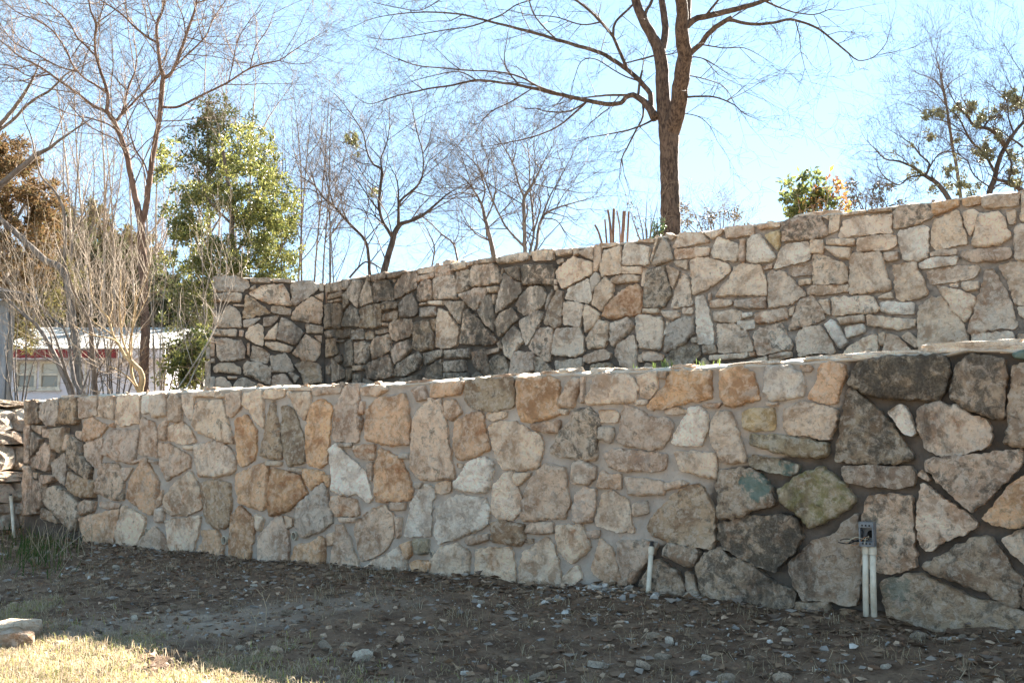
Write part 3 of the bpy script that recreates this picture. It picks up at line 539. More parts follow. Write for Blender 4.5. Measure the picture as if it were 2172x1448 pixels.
BACK = [((670, 540, 290/1448), """
D5 105 310 165 300 155 390 105 400
G5 170 310 250 290 275 300 270 380 170 385
G5 285 265 345 260 345 350 285 370
G5 335 380 390 280 470 275 470 400 440 560 390 510 340 450
G3 465 460 540 250 575 340 605 490 470 540
T3 545 215 570 220 575 280 555 270
T4 590 220 740 185 740 250 600 280
T3 760 200 940 165 930 200 850 235 770 250
B7 605 330 640 280 770 270 820 380 830 480 615 500
T3 812 265 840 262 830 298
T5 835 350 880 260 940 200 1065 170 1065 350 990 390 845 465
C2 1085 155 1255 125 1250 180 1090 200
T2 1080 235 1250 195 1250 240 1080 285
T5 1265 115 1420 105 1425 215 1270 235
T6 1080 360 1130 290 1210 265 1240 400 1220 470 1085 495
B4 135 430 280 390 280 430 130 470
B4 135 495 270 465 265 490 140 510
D5 100 540 175 520 175 760 100 780
B6 185 515 280 540 260 770 215 780 180 760
D5 290 420 330 390 350 500 295 580
D6 270 750 310 620 370 535 430 580 470 690 470 750 290 760
D4 475 580 560 545 690 520 695 750 590 780 480 770
B6 705 510 865 495 860 570 705 585
B3 705 640 870 595 860 680 710 690
T2 705 725 770 725 765 755 705 750
G5 880 530 950 440 1020 410 1060 490 1080 610 1040 650 900 660
T2 1100 520 1180 510 1175 525 1100 537
C1 1200 495 1345 490 1335 535 1200 525
G4r2 1105 570 1270 550 1280 640 1110 660
T5 780 740 830 690 1020 685 1025 790 1000 870 920 885 830 910 790 850
B6 1045 720 1200 690 1215 780 1240 880 1245 1000 1110 1020 1030 990
B3 630 810 770 785 775 820 640 840
B4 520 840 560 810 615 815 610 890 530 895
D5r2 375 800 500 790 510 890 375 890
D5 215 800 370 785 355 870 215 880
B6 105 810 205 800 205 870 110 880
B6 110 900 215 890 225 1050 110 1090
B4 220 905 310 905 300 925 225 922
D4r2 310 930 380 900 390 1020 385 1170 300 1180
G5 415 935 520 920 580 960 560 1090 535 1145 415 1150
T3 585 970 630 880 780 845 790 1010 700 1070 605 1105
T4 800 1020 870 940 980 900 1000 1000 950 1060 835 1155
B5 220 1080 275 1050 280 1120 250 1150 215 1120
B5 165 1105 230 1150 310 1240 300 1300 170 1345
B5 110 1180 155 1170 155 1260 110 1260
B5 325 1220 385 1210 375 1310 330 1350
B4 390 1180 520 1170 520 1210 395 1225
T6 525 1180 570 1140 770 1060 800 1150 805 1280 720 1310 545 1310
G6 400 1270 480 1270 470 1430 390 1430
G5 510 1310 630 1360 630 1430 500 1430
G6 820 1280 880 1150 1090 1030 1130 1080 1080 1210 960 1270
D5 1140 1050 1280 1020 1340 1020 1330 1070 1160 1170
B6 1130 1390 1190 1190 1330 1110 1340 1390
G5 890 1320 1100 1270 1105 1400 890 1410
B5r3 1220 690 1270 680 1275 800 1240 800
"""), ((920, 510, 320/1448), """
C1 170 240 305 210 305 260 170 290
C1 320 210 425 190 425 225 320 240
C0 435 185 600 165 600 200 435 220
C2r1 605 190 640 160 830 120 900 120 900 180 720 210 620 215
C4 940 110 1060 88 1140 90 1145 180 1060 190 960 190
C1 1180 95 1330 80 1330 125 1190 150
C1 1345 80 1380 72 1385 130 1350 145
C1 1180 195 1245 170 1250 200 1195 230
C5r2 5 370 60 350 200 335 220 480 220 550 10 565
G6 220 310 340 280 345 380 330 470 230 500
C5 355 270 390 240 570 225 620 270 655 350 640 405 480 425 355 440
C1 655 265 675 270 670 320 655 320
C6 690 270 800 250 830 385 760 360 700 310
C4 690 320 830 410 845 490 770 570 600 695 605 600 660 440
C8 850 260 880 235 1140 235 1165 280 1165 430 1000 420 860 430
C1 1170 380 1190 375 1188 425 1170 420
C4 240 520 430 455 500 450 520 490 450 590 400 675 310 600
C1 520 450 620 440 615 485 540 500
C1 565 520 595 520 590 610 570 600
G5 425 690 480 570 540 515 575 620 585 875 500 800
C3r3 790 610 860 510 930 440 1040 440 1075 530 1060 620 960 690 870 710 810 670
G5 100 590 295 590 270 700 250 800 170 700
C3 35 760 55 655 130 690 240 850 210 1010 100 1035 25 1020
T7 255 980 290 690 330 660 430 760 540 880 610 960 570 995 400 1000
C4r2 585 790 640 700 760 655 815 750 740 810 630 925 610 860
C4r2 825 770 1020 665 1045 720 980 850 890 1010 850 900
G2 1080 670 1090 560 1140 475 1150 480 1095 620
G5 1085 700 1140 570 1190 480 1235 480 1235 600 1215 820 1170 840 1060 790
C1 1160 435 1185 435 1185 475 1165 475
C3 660 960 770 820 830 880 855 970 790 1030 740 1130 690 1100
C2 610 985 640 955 660 1040 630 1035
T6r2 910 1020 1020 840 1140 840 1140 960 1115 1150 1070 1160 980 1080
G6 105 1055 350 1040 350 1120 110 1125
G6 100 1165 290 1150 300 1250 100 1255
D4 95 1275 330 1275 330 1370 95 1370
T3 500 1050 630 1030 620 1065 505 1095
T7 365 1080 490 1035 510 1120 550 1290 530 1320 390 1210
B6 540 1160 600 1100 680 1110 710 1220 700 1360 560 1360
T4r3 760 1080 840 1065 900 1085 955 1070 960 1240 800 1290 725 1340 745 1180
G6 975 1120 1040 1130 1140 1260 1110 1330 980 1330
G4 1170 1160 1420 1130 1420 1190 1330 1240 1200 1260
D4 370 1310 430 1250 500 1320 480 1370 380 1370
G6 0 1060 90 1050 80 1110 0 1140
"""), ((1140, 480, 320/1448), """
C2 185 430 230 380 340 295 520 350 520 470 400 510 235 595 195 500
C1 400 250 530 190 535 320 440 285
T1r3 555 185 600 180 605 310 560 430 540 420
C0 610 180 765 155 745 185 620 205
C1r3 600 400 640 240 790 190 805 330 800 450 620 475
W1 830 250 860 155 1075 195 1060 365 820 370
C1 960 135 1110 115 1110 150 1030 150
C1 1088 330 1142 112 1158 112 1122 230 1097 342
G5 1105 360 1210 100 1255 160 1300 310 1220 350 1120 375
C1 1255 95 1330 85 1280 140
C0 810 390 1005 390 1005 450 810 450
C2 705 515 760 480 860 465 975 480 970 525 800 545 715 545
C1r2 1015 405 1055 405 1030 575 1000 570
G2 510 510 560 440 600 470 595 540 525 635
W1 275 690 300 600 490 505 520 630 520 710 490 735
C1r3 535 760 560 600 650 490 725 560 720 660 625 805
O3r8 625 860 700 720 830 600 960 555 1010 630 1010 760 985 840 840 870 700 880
C4r3 245 840 260 730 370 725 440 760 405 960 340 945 260 940
C2r3 440 840 465 745 605 840 540 970 460 1020
C5r3 470 1080 590 900 690 920 675 1090 640 1155 490 1170
C5r4 700 930 870 880 925 950 740 1150 710 1140
C2r1 950 870 1000 845 1195 880 1210 1060 1170 1185 980 1170 955 1010
C3r2 140 1220 160 1050 190 985 400 970 445 1060 440 1220 330 1250
C0 1015 790 1165 795 1160 835 1010 830
C3r2 1190 815 1360 815 1350 870 1280 890 1215 860
W0 1215 1040 1240 910 1260 915 1240 1040
C4r2 740 1230 780 1130 920 1040 950 1150 950 1430 900 1430 790 1310
T4r4 450 1240 640 1180 700 1220 690 1270 480 1310 445 1290
G4 170 1310 430 1275 420 1340 330 1380 190 1395
D5 510 1340 580 1320 700 1310 760 1390 760 1450 520 1450
T3 965 1240 1005 1220 1005 1300 970 1300
T3 1015 1210 1130 1205 1215 1240 1200 1280 1020 1285
G2 1000 1430 1040 1310 1190 1360 1150 1430
G6 1050 450 1080 420 1210 385 1260 540 1280 660 1200 780 1020 770 1030 600
C3 1240 375 1360 430 1330 520 1300 600 1270 510
"""), ((1360, 470, 320/1448), """
C1 310 240 380 110 580 100 650 195 480 220 330 250
C1 610 110 790 70 760 120 680 165
C0 810 60 1070 30 1080 120 820 160
C0 1120 30 1335 5 1330 45 1130 75
C2 325 270 650 245 650 320 330 365
G4 315 385 440 370 440 460 340 420
C4r2 475 380 540 350 700 365 845 410 850 480 720 590 600 660 500 690 490 540
W0 675 280 740 150 935 220 940 330 910 385 690 340
T1 950 175 995 170 990 380 950 380
W1 1015 380 1030 170 1060 140 1140 130 1210 220 1285 345 1240 375 1080 400
Y0r4 1190 130 1335 85 1325 230 1310 280
C5 285 830 330 650 400 500 435 520 470 650 495 800
C2r1 715 720 770 620 850 550 890 440 960 410 1140 420 1200 560 1205 700 880 710
T2 1150 440 1255 405 1250 450 1170 460
C1 650 690 670 680 665 755 640 755
C0 665 770 740 750 870 755 870 790 800 820 665 820
T3 900 760 1195 730 1195 830 1020 830 900 815
W0 525 735 600 700 640 830 670 950 695 1100 690 1170 545 1175 530 950
C1 400 830 495 830 490 885 400 885
C1r1 695 870 860 850 960 860 960 930 880 970 700 955
W0 970 880 1070 870 1070 905 975 925
C1 1090 880 1400 830 1405 935 1120 980 1095 940
W0 925 960 1090 950 1090 1020 1000 1035 930 1000
C5r1 730 985 900 985 1010 1060 1060 1160 1070 1240 750 1260
G4 230 1160 270 980 400 920 500 920 515 1060 410 1170 230 1255
G2 480 1120 540 1110 540 1160 490 1165
G4 590 1190 710 1180 720 1250 600 1270
D6 230 1330 300 1240 420 1190 540 1190 575 1280 470 1390 440 1450 230 1450
C2 660 1290 1020 1260 1020 1300 660 1330
C1 1040 1260 1090 1250 1095 1290 1050 1300
C2 960 1370 1210 1290 1215 1350 1000 1385
C1 1230 1290 1440 1250 1440 1290 1240 1345
C5 1085 1080 1150 1020 1340 975 1390 1070 1448 1160 1440 1220 1130 1285 1090 1180
G3 520 1440 600 1300 650 1360 640 1440
"""), ((1600, 440, 320/1448), """
C0 30 180 245 140 245 180 50 210
T7 270 140 420 100 620 85 700 190 700 270 480 310 270 325
C1 660 90 715 80 710 120
C5 730 75 820 65 805 210 720 250
C0 840 70 1070 30 1060 50 860 78
C0 1100 20 1310 5 1310 30 1100 50
C2r1 820 270 850 140 1000 95 1320 65 1320 240 1080 265 830 280
W0 190 590 240 430 300 360 380 335 515 340 535 490 350 545
C1 540 315 660 310 655 440 540 430
C0 700 310 960 305 960 365 700 355
C1r1 670 375 920 395 915 490 790 475 730 430
C1 990 310 1080 280 1365 270 1360 360 1290 400 990 420
C1 1245 435 1380 425 1380 500 1280 520 1245 490
C5m2 570 460 620 455 740 490 890 560 890 700 850 720 570 740
C3r1 920 480 960 440 1210 435 1250 560 1320 780 1180 810 920 835
C1 340 600 380 570 550 545 550 640 350 655
C1 430 700 545 685 540 730 430 745
C3r1 130 640 180 615 260 620 340 670 430 770 490 830 330 930 140 965
C4 510 780 560 755 900 745 905 800 640 835 510 830
C6m2 330 1180 400 980 440 890 560 855 620 940 670 1010 670 1070 480 1140
C1 620 890 710 880 730 1030 680 1010
C4r1 745 870 1090 845 1150 880 1200 970 1170 1010 1000 1010 760 1035
C1 1190 860 1320 810 1330 870 1200 875
C1r1 335 975 390 945 370 1030 335 1040
C4 405 1290 420 1200 500 1150 630 1130 700 1230 780 1390 600 1400 420 1420
W0 680 1130 740 1070 790 1110 895 1300 825 1350 740 1230
C1 800 1060 1050 1035 1055 1095 830 1120
W1 870 1155 1040 1115 1065 1190 890 1250
C4 790 1500 900 1340 1160 1205 1185 1300 1180 1480
C1 1195 1200 1255 1200 1240 1310 1210 1325 1195 1280
C2 1220 1450 1270 1215 1360 1230 1448 1310 1500 1390 1500 1440
C1 145 1420 340 1380 355 1410 160 1448
"""), ((1852, 400, 320/1448), """
C6 205 230 240 170 500 150 575 250 560 280 420 335 210 385
O1r2 565 150 810 100 815 160 600 260 570 230
O1r2 860 100 1030 75 1030 140 930 165 860 160
C2r2 1050 90 1410 45 1390 165 1160 175 1080 185 1050 160
C1 1430 40 1560 35 1560 310 1415 300 1430 190
W1 245 420 490 355 530 390 515 660 440 685 300 680 265 570
C1r1 565 420 600 300 810 210 850 320 910 520 600 585 565 540
C2r2 865 230 960 200 1010 230 980 350 930 460 890 360
C1r2 950 520 1020 250 1210 220 1260 300 1320 460 1230 530 1060 560 960 550
C1r1 1275 215 1370 210 1360 330 1310 340
C1r2 1360 390 1400 340 1560 350 1560 680 1370 685 1360 540
C1 550 620 640 590 800 585 795 630 560 645
W1 440 720 560 670 810 655 790 720 560 760 450 755
T2r2 850 600 1320 565 1320 650 1180 695 950 700 850 655
C1r1 520 800 700 760 1000 740 1025 760 960 860 550 915
C1 190 740 410 705 460 840 510 950 515 1020 460 1055 250 1070 220 960
W0 70 1110 100 1085 390 1100 395 1190 300 1205 80 1180
C1 -60 1215 100 1235 410 1260 405 1325 250 1350 -50 1310
C0 735 920 820 905 820 945 740 940
C2r2 850 900 1020 890 1010 965 900 980 850 950
C1 615 935 840 975 980 1050 940 1200 880 1285 790 1190 680 1040
C2r1 430 1330 440 1140 560 1050 660 1040 760 1180 870 1300 930 1500 900 1560 440 1600
C1 910 1380 990 1100 1090 790 1150 775 1260 960 1330 1110 1380 1330 1120 1350 1000 1390
C1r3 1210 740 1390 705 1560 720 1560 1100 1370 1115 1300 900
C2 1390 1140 1560 1120 1560 1300 1410 1210
C1 950 1400 1340 1370 1360 1540 960 1560
C2 270 1420 340 1375 420 1448 410 1530
C2 1390 1400 1560 1390 1560 1540 1400 1520
""")]
# ---------------------------------------------------------------- the walls
BASE = {'W': (0.93, 0.80, 0.67), 'C': (0.86, 0.665, 0.505), 'T': (0.74, 0.545, 0.405), 'O': (0.79, 0.505, 0.31), 'B': (0.50, 0.365, 0.255),
        'G': (0.60, 0.475, 0.37), 'D': (0.42, 0.325, 0.235), 'Y': (0.72, 0.53, 0.29), 'L': (0.46, 0.38, 0.27)}
class Plane:
    """vertical wall face: local x along it, local -y towards the viewer"""
    def __init__(s, p, ang):
        s.p = Vector((p[0], p[1], 0)); s.a = ang
        s.t = Vector((math.cos(ang), math.sin(ang), 0)); s.n = Vector((math.sin(ang), -math.cos(ang), 0))
    def uv(s, px, py):
        r = ray(px, py); o = Vector((0, 0, EYE)) - s.p
        k = -o.dot(s.n) / r.dot(s.n)
        w = o + r * k
        return (w.dot(s.t), w.z)
    def world(s, u, y, v):
        return s.p + s.t * u - s.n * y + Vector((0, 0, v))
SL = 0.71
ANG = math.atan2(-SL, 1.0)
PF = Plane((0, 5.74), ANG)
GAP = 2.30
PB = Plane((0, 5.74 + GAP * math.hypot(1, SL)), ANG)
uC, vC = PB.uv(690, 600)
corner = PB.world(uC, 0, 0)
d_end = corner.y * (950 - 600) / (950 - 588)
e = at(448, 600, d_end)
PP = Plane((corner.x, corner.y), math.atan2(corner.y - e.y, corner.x - e.x))

def interp(tab, u):
    if u <= tab[0][0]: return tab[0][1]
    for (a, x), (b, y) in zip(tab, tab[1:]):
        if u <= b: return x + (y - x) * (u - a) / (b - a)
    return tab[-1][1]
def profile(pl, pts):
    return [pl.uv(*p) for p in pts]
TOP_F = profile(PF, [(50, 852), (112, 849), (118, 842), (170, 841), (300, 833), (480, 824), (640, 820), (700, 817), (800, 815), (1000, 802), (1110, 795), (1200, 790), (1320, 786), (1400, 780), (1550, 775), (1700, 763), (1830, 755), (2000, 747), (2060, 736), (2172, 739), (2300, 729)])
TOP_B = profile(PB, [(690, 601), (760, 586), (850, 576), (960, 557), (1060, 543), (1180, 531), (1300, 516), (1400, 501), (1480, 490), (1640, 471), (1660, 466), (1760, 452), (1860, 440), (1990, 424), (2080, 412), (2172, 404), (2300, 388)])
TOP_P = profile(PP, [(448, 586), (520, 588), (600, 594), (690, 601)])

rng = random.Random(11)
def poly_area(p):
    return 0.5 * sum(a[0] * b[1] - b[0] * a[1] for a, b in zip(p, p[1:] + p[:1]))
def inset(p, d):
    q = []
    n = len(p)
    for i in range(n):
        a, b, c = p[i - 1], p[i], p[(i + 1) % n]
        tx, ty = c[0] - a[0], c[1] - a[1]
        L = math.hypot(tx, ty) or 1
        q.append((b[0] - ty / L * d, b[1] + tx / L * d))
    return q
def inside(p, x, y):
    c = False
    for (x0, y0), (x1, y1) in zip(p, p[1:] + p[:1]):
        if (y0 > y) != (y1 > y) and x < (x1 - x0) * (y - y0) / (y1 - y0) + x0: c = not c
    return c
def dist_edge(p, x, y):
    m = 9
    for (x0, y0), (x1, y1) in zip(p, p[1:] + p[:1]):
        dx, dy = x1 - x0, y1 - y0
        t = max(0, min(1, ((x - x0) * dx + (y - y0) * dy) / (dx * dx + dy * dy + 1e-12)))
        m = min(m, math.hypot(x - x0 - t * dx, y - y0 - t * dy))
    return m
def fbm(x, y, z, o=4):
    return noise.fractal(Vector((x, y, z)), 0.8, 2.1, o)
def stone_mesh(poly, h, depth, seed, rough=1.0):
    if poly_area(poly) < 0: poly = poly[::-1]
    # round the corners a little
    q = []
    n = len(poly)
    for i in range(n):
        a, b, c = poly[i - 1], poly[i], poly[(i + 1) % n]
        la, lc = math.dist(a, b), math.dist(b, c)
        ka, kc = min(0.10, 0.006 / max(la, 1e-4)), min(0.10, 0.006 / max(lc, 1e-4))
        q.append((b[0] + (a[0] - b[0]) * ka, b[1] + (a[1] - b[1]) * ka))
        q.append((b[0] + (c[0] - b[0]) * kc, b[1] + (c[1] - b[1]) * kc))
    per = sum(math.dist(a, b) for a, b in zip(q, q[1:] + q[:1]))
    sp = max(0.009, per / 84)
    ring = []
    for a, b in zip(q, q[1:] + q[:1]):
        L = math.dist(a, b); k = max(1, round(L / sp))
        ring += [(a[0] + (b[0] - a[0]) * j / k, a[1] + (b[1] - a[1]) * j / k) for j in range(k)]
    size = math.sqrt(abs(poly_area(poly)))
    amp = min(0.011, 0.05 * size) * rough
    jit = [fbm(x * 9 + seed, y * 9, 3.1) * amp * 0.6 + fbm(x * 38 + seed, y * 38, 7.7) * amp * 0.95 for x, y in ring]
    ring = inset(ring, -min(0.005, 0.05 * size))
    rB = []
    m = len(ring)
    for i in range(m):
        a, c = ring[i - 1], ring[(i + 1) % m]
        tx, ty = c[0] - a[0], c[1] - a[1]; L = math.hypot(tx, ty) or 1
        rB.append((ring[i][0] + ty / L * jit[i], ring[i][1] - tx / L * jit[i]))
    w = min(0.007, 0.06 * size)
    rC = inset(rB, w)
    cx = sum(p[0] for p in rB) / m; cy = sum(p[1] for p in rB) / m
    tiltx, tilty = (noise.random() - 0.5) * 0.06, (noise.random() - 0.5) * 0.06
    def face(x, y):
        d = fbm(x * 4.5 + seed, y * 4.5, seed, 3) * 0.012 + abs(fbm(x * 15 + seed, y * 15, 5 + seed, 4)) * -0.016 + fbm(x * 45, y * 45, seed, 2) * 0.004
        return -(h + rough * d + (x - cx) * tiltx + (y - cy) * tilty)
    verts, faces = [], []
    for x, y in rB: verts.append((x, depth, y))
    for i, (x, y) in enumerate(rB): verts.append((x, -h * 0.3 - abs(fbm(x * 30, y * 30, seed)) * 0.006, y))
    for i, (x, y) in enumerate(rC): verts.append((x, face(x, y) + 0.003, y))
    for r0 in (0, 1):
        for i in range(m):
            j = (i + 1) % m
            faces.append((r0 * m + i, r0 * m + j, (r0 + 1) * m + j, (r0 + 1) * m + i))
    # inner points
    xs = [p[0] for p in rC]; ys = [p[1] for p in rC]
    g = max(0.018, size / 12)
    pts = [Vector(p) for p in rC]
    y = min(ys) + g * 0.5; row = 0
    while y < max(ys):
        x = min(xs) + g * (0.5 if row % 2 else 0.1)
        while x < max(xs):
            xx, yy = x + (noise.random() - 0.5) * g * 0.5, y + (noise.random() - 0.5) * g * 0.5
            if inside(rC, xx, yy) and dist_edge(rC, xx, yy) > g * 0.45: pts.append(Vector((xx, yy)))
            x += g
        y += g * 0.87; row += 1
    edges = [(i, (i + 1) % m) for i in range(m)]
    vv, ee, ff, ov, oe, of = delaunay_2d_cdt(pts, edges, [], 1, 1e-6)
    b = len(verts) - m
    idx = []
    for k, p in enumerate(vv):
        o = [i for i in ov[k] if i < m]
        if o: idx.append(b + o[0])
        else:
            idx.append(len(verts)); verts.append((p.x, face(p.x, p.y), p.y))
    for f in ff: faces.append(tuple(idx[i] for i in f))
    verts = [(x - cx, y, z - cy) for x, y, z in verts]
    me = bpy.data.meshes.new('stone'); me.from_pydata(verts, [], faces)
    sm = [False] * len(faces)
    for i in range(2 * m, len(faces)): sm[i] = True
    me.polygons.foreach_set('use_smooth', sm)
    me.materials.append(M_STONE)
    me.update()
    return me, (cx, cy)
noise.seed_set(5)
def set_stone(o, code, r):
    b = BASE[code[0]]; k = r.uniform(0.9, 1.1); q = r.uniform(-0.02, 0.02)
    o.color = (min(1, b[0] * k + q), b[1] * k, max(0.01, b[2] * k - q), 1)
    o['dk'] = min(1.0, int(code[1]) / 9 + r.uniform(-0.04, 0.05))
    o['ru'] = int(code[code.index('r') + 1]) / 9 if 'r' in code else (r.uniform(0.3, 0.62) if code[0] in 'CTO' else 0.05 if code[0] == 'W' else r.uniform(0.1, 0.3))
    o['ms'] = int(code[code.index('m') + 1]) / 9 if 'm' in code else 0.0
    o['sd'] = r.uniform(0, 40)
    o['st'] = 0.0
    o['tx'] = o['tz'] = o['tr'] = o['ts'] = 0.0
PAINT = [(1608, 1032, 0.085, 0.7), (1905, 1248, 0.075, 0.40), (2160, 750, 0.30, 0.8), (1672, 995, 0.03, 0.5)]
ALL_STONES = []
def build_stones(sets, pl, parent, off=(0, 0), rot=0.0, hr=(0.010, 0.032)):
    """outline sheets -> stone children of the wall; off/rot place this face in the wall's frame"""
    for (x0, y0, sc), text in sets:
        for ln in text.strip().splitlines():
            a = ln.split(); code = a[0]; n = [float(x) for x in a[1:]]
            pp = [(x0 + n[i] * sc, y0 + n[i + 1] * sc) for i in range(0, len(n), 2)]
            poly = [pl.uv(*p) for p in pp]
            h = rng.uniform(*hr)
            me, (cx, cy) = stone_mesh(poly, h, 0.07, rng.uniform(0, 60))
            lx = off[0] + cx * math.cos(rot); ly = off[1] + cx * math.sin(rot)
            o = link('stone', me, parent, (lx, ly, cy), (0, 0, rot) if rot else None)
            set_stone(o, code, rng)
            o['st'] = stain_amt(pl, cx, cy)
            px = [p[0] for p in pp]; py = [p[1] for p in pp]
            for qx, qy, tr, ts in PAINT:
                if pl is PF and inside(pp, qx, qy):
                    u, v = pl.uv(qx, qy)
                    o['tx'], o['tz'], o['tr'], o['ts'] = u - cx, v - cy, tr, ts
            ALL_STONES.append((pl, cx, cy, code))
def stain_amt(pl, u, v):
    if pl is PF: return 0.55 * sstep(u, interp(RT, v) - 0.35, interp(RT, v) + 0.3) + 0.55 * (1 - sstep(u, interp(LT, v) - 0.1, interp(LT, v) + 0.35))
    if pl is PP: return 0.45
    return 0.85 - 0.72 * sstep(u, uB1 - 0.5, uB2 + 0.5) + 0.25 * (1 - sstep(v, 1.25, 1.55))
def sstep(x, a, b):
    t = max(0.0, min(1.0, (x - a) / (b - a))); return t * t * (3 - 2 * t)
# where the joints were repointed: limits in wall coordinates
RT = [PF.uv(x, y) for x, y in ((1800, 755), (1790, 850), (1700, 960), (1520, 1000), (1480, 1130), (1330, 1180), (1300, 1260))]
RT = sorted((v, u) for u, v in RT)
LT = sorted((v, u) for u, v in [PF.uv(x, y) for x, y in ((165, 850), (175, 930), (190, 1000), (205, 1060), (170, 1130))])
uB1 = PB.uv(1100, 700)[0]; uB2 = PB.uv(1400, 700)[0]
def build_mortar(pl, top, u0, u1, v0, thick, recess, old, parent, off=(0, 0), rot=0.0, step=0.045, name='mortar', end_caps=(True, True), xsh=None):
    us = np.arange(u0, u1 + step * 0.5, step)
    V, F, O, CR = [], [], [], []
    rows = None
    for u in us:
        tp = interp(top, u) + 0.006 * fbm(u * 9, 0.3, pl.p.x, 4)
        col = []
        vs = np.arange(v0, tp - 0.03, step)
        nv = int((interp(top, u1) - v0) / step) + 12
        vs = [v0 + (tp - 0.02 - v0) * j / (nv - 1) for j in range(nv)]
        for v in vs:
            k = old(u, v)
            y = recess[0] + (recess[1] - recess[0]) * k + 0.007 * fbm(u * 6, v * 6, 2.0, 4)
            col.append((u, y, v)); O.append(k); CR.append(0.0)
        kk = 0.0
        for y, dv, a in ((0.006, -0.014, .003), (0.014, -0.006, .006), (0.04, 0.000, .009), (0.08, 0.006, .010), (0.13, 0.012, .010), (0.2, 0.016, .010), (thick, 0.008, .006), (thick, v0 - tp, 0)):
            col.append((u, y + a * 1.3 * fbm(u * 14, y * 14, 9.1, 3), tp + dv + a * 1.5 * fbm(u * 24, y * 24, 4.4, 4))); O.append(kk); CR.append(0.9 if y > 0.02 else 0.35)
        V += col; rows = len(col)
    if xsh:
        V = [(u + xsh(u, v), y, v) for u, y, v in V]
    n = len(us)
    for i in range(n - 1):
        for j in range(rows - 1):
            F.append((i * rows + j, (i + 1) * rows + j, (i + 1) * rows + j + 1, i * rows + j + 1))
    me = np_mesh(name, V, F, M_MORTAR, smooth=True)
    at_ = me.attributes.new('old', 'FLOAT', 'POINT'); at_.data.foreach_set('value', np.asarray(O, dtype=np.float32))
    at_ = me.attributes.new('stn', 'FLOAT', 'POINT'); at_.data.foreach_set('value', np.asarray([stain_amt(pl, p[0], p[2]) for p in V], dtype=np.float32))
    at_ = me.attributes.new('crest', 'FLOAT', 'POINT'); at_.data.foreach_set('value', np.asarray(CR, dtype=np.float32))
    o = link(name, me, parent, (off[0], off[1], 0), (0, 0, rot) if rot else None)
    # end faces
    for i, on in ((0, end_caps[0]), (n - 1, end_caps[1])):
        if on:
            e_ = V[i * rows:(i + 1) * rows]
            k = rows - 1
            fv, ff = [], []
            for j in range(rows - 7): fv += [e_[j], (e_[j][0], thick, e_[j][2])]
            ff = [(2 * j, 2 * j + 1, 2 * j + 3, 2 * j + 2) for j in range(rows - 8)]
            mm = np_mesh('wall_end', fv, ff, M_MORTAR)
            link('wall_end', mm, parent, (off[0], off[1], 0), (0, 0, rot) if rot else None)
    return o
def old_f(u, v):
    r = interp(RT, v); l = interp(LT, v)
    return max(sstep(u, r - 0.12, r + 0.10), 1 - sstep(u, l - 0.1, l + 0.06))
def old_b(u, v):
    return 0.90 - 0.42 * sstep(u, uB1 - 0.3, uB2 + 0.2) + 0.25 * (1 - sstep(v, 1.25, 1.6))
front = empty('front_retaining_wall', PF.p, ANG)
tag(front, 'lower mortared limestone wall in front, with rusty, cream and dark stones and electrical box', 'retaining wall')
uL = PF.uv(50, 950)[0]; uR = PF.uv(2172, 950)[0] + 1.1
LE = sorted((v, u) for u, v in [PF.uv(x, y) for x, y in ((52, 852), (50, 930), (53, 1000), (51, 1100))])
build_mortar(PF, TOP_F, uL, uR, -0.25, 0.34, (0.013, 0.044), old_f, front)
build_stones(FRONT, PF, front)
back = empty('back_retaining_wall', PB.p, ANG)
tag(back, 'upper mortared limestone wall behind the front one, turning a corner at its left end', 'retaining wall')
uR2 = PB.uv(2172, 600)[0] + 1.2
build_mortar(PB, TOP_B, uC - 0.02, uR2, 0.7, 0.36, (0.014, 0.034), old_b, back, end_caps=(False, True))
build_stones(BACK, PB, back)
# the return face, in the frame of the back wall
prot = PP.a - ANG
poff = (uC, 0.0)
uP0 = PP.uv(449, 700)[0]
build_mortar(PP, TOP_P, uP0, 0.03, 0.7, 0.4, (0.014, 0.03), lambda u, v: 0.9, back, off=poff, rot=prot, end_caps=(True, False), xsh=lambda u, v: (0.05 * (v - 1.75) if u < uP0 + 0.06 else 0))
build_stones(PANEL, PP, back, off=poff, rot=prot)

# the same masonry goes on a little way to the right
def continue_right(pl, par, px):
    ue = pl.uv(px, 900)[0]
    for o in [c for c in par.children if c.name.startswith('stone')]:
        if abs(o.rotation_euler.z) > 1e-6: continue
        xm = max(v.co.x for v in o.data.vertices)
        if ue - 1.25 < o.location.x and o.location.x + xm < ue + 0.03 and o.location.x < ue - 0.08:
            c = o.copy(); COL.objects.link(c); c.parent = par
            c.location.x = 2 * ue - o.location.x; c.scale.x = -1; c['ts'] = 0.0; c['sd'] = o['sd'] + 7.7
continue_right(PF, front, 2205); continue_right(PB, back, 2200)

def lump(sx, sy, sz, seed, sub=2, rough=0.18):
    """an uneven block of stone"""
    import bmesh
    bm = bmesh.new()
    bmesh.ops.create_cube(bm, size=1.0)
    bmesh.ops.subdivide_edges(bm, edges=bm.edges[:], cuts=sub + 1, use_grid_fill=True)
    for v in bm.verts:
        c = v.co.copy(); L = c.length
        k = 1 - 0.16 * max(0, L / 0.866 - 0.72) / 0.28
        n_ = noise.noise_vector(Vector((c.x * 2.3 + seed, c.y * 2.3, c.z * 2.3))) * rough + noise.noise_vector(c * 6 + Vector((seed, 0, 0))) * rough * 0.45
        v.co = Vector(((c.x * k + n_.x * 0.5) * sx, (c.y * k + n_.y * 0.5) * sy, (c.z * k + n_.z * 0.5) * sz))
    me = bpy.data.meshes.new('stone'); bm.to_mesh(me); bm.free()
    me.materials.append(M_STONE)
    return me
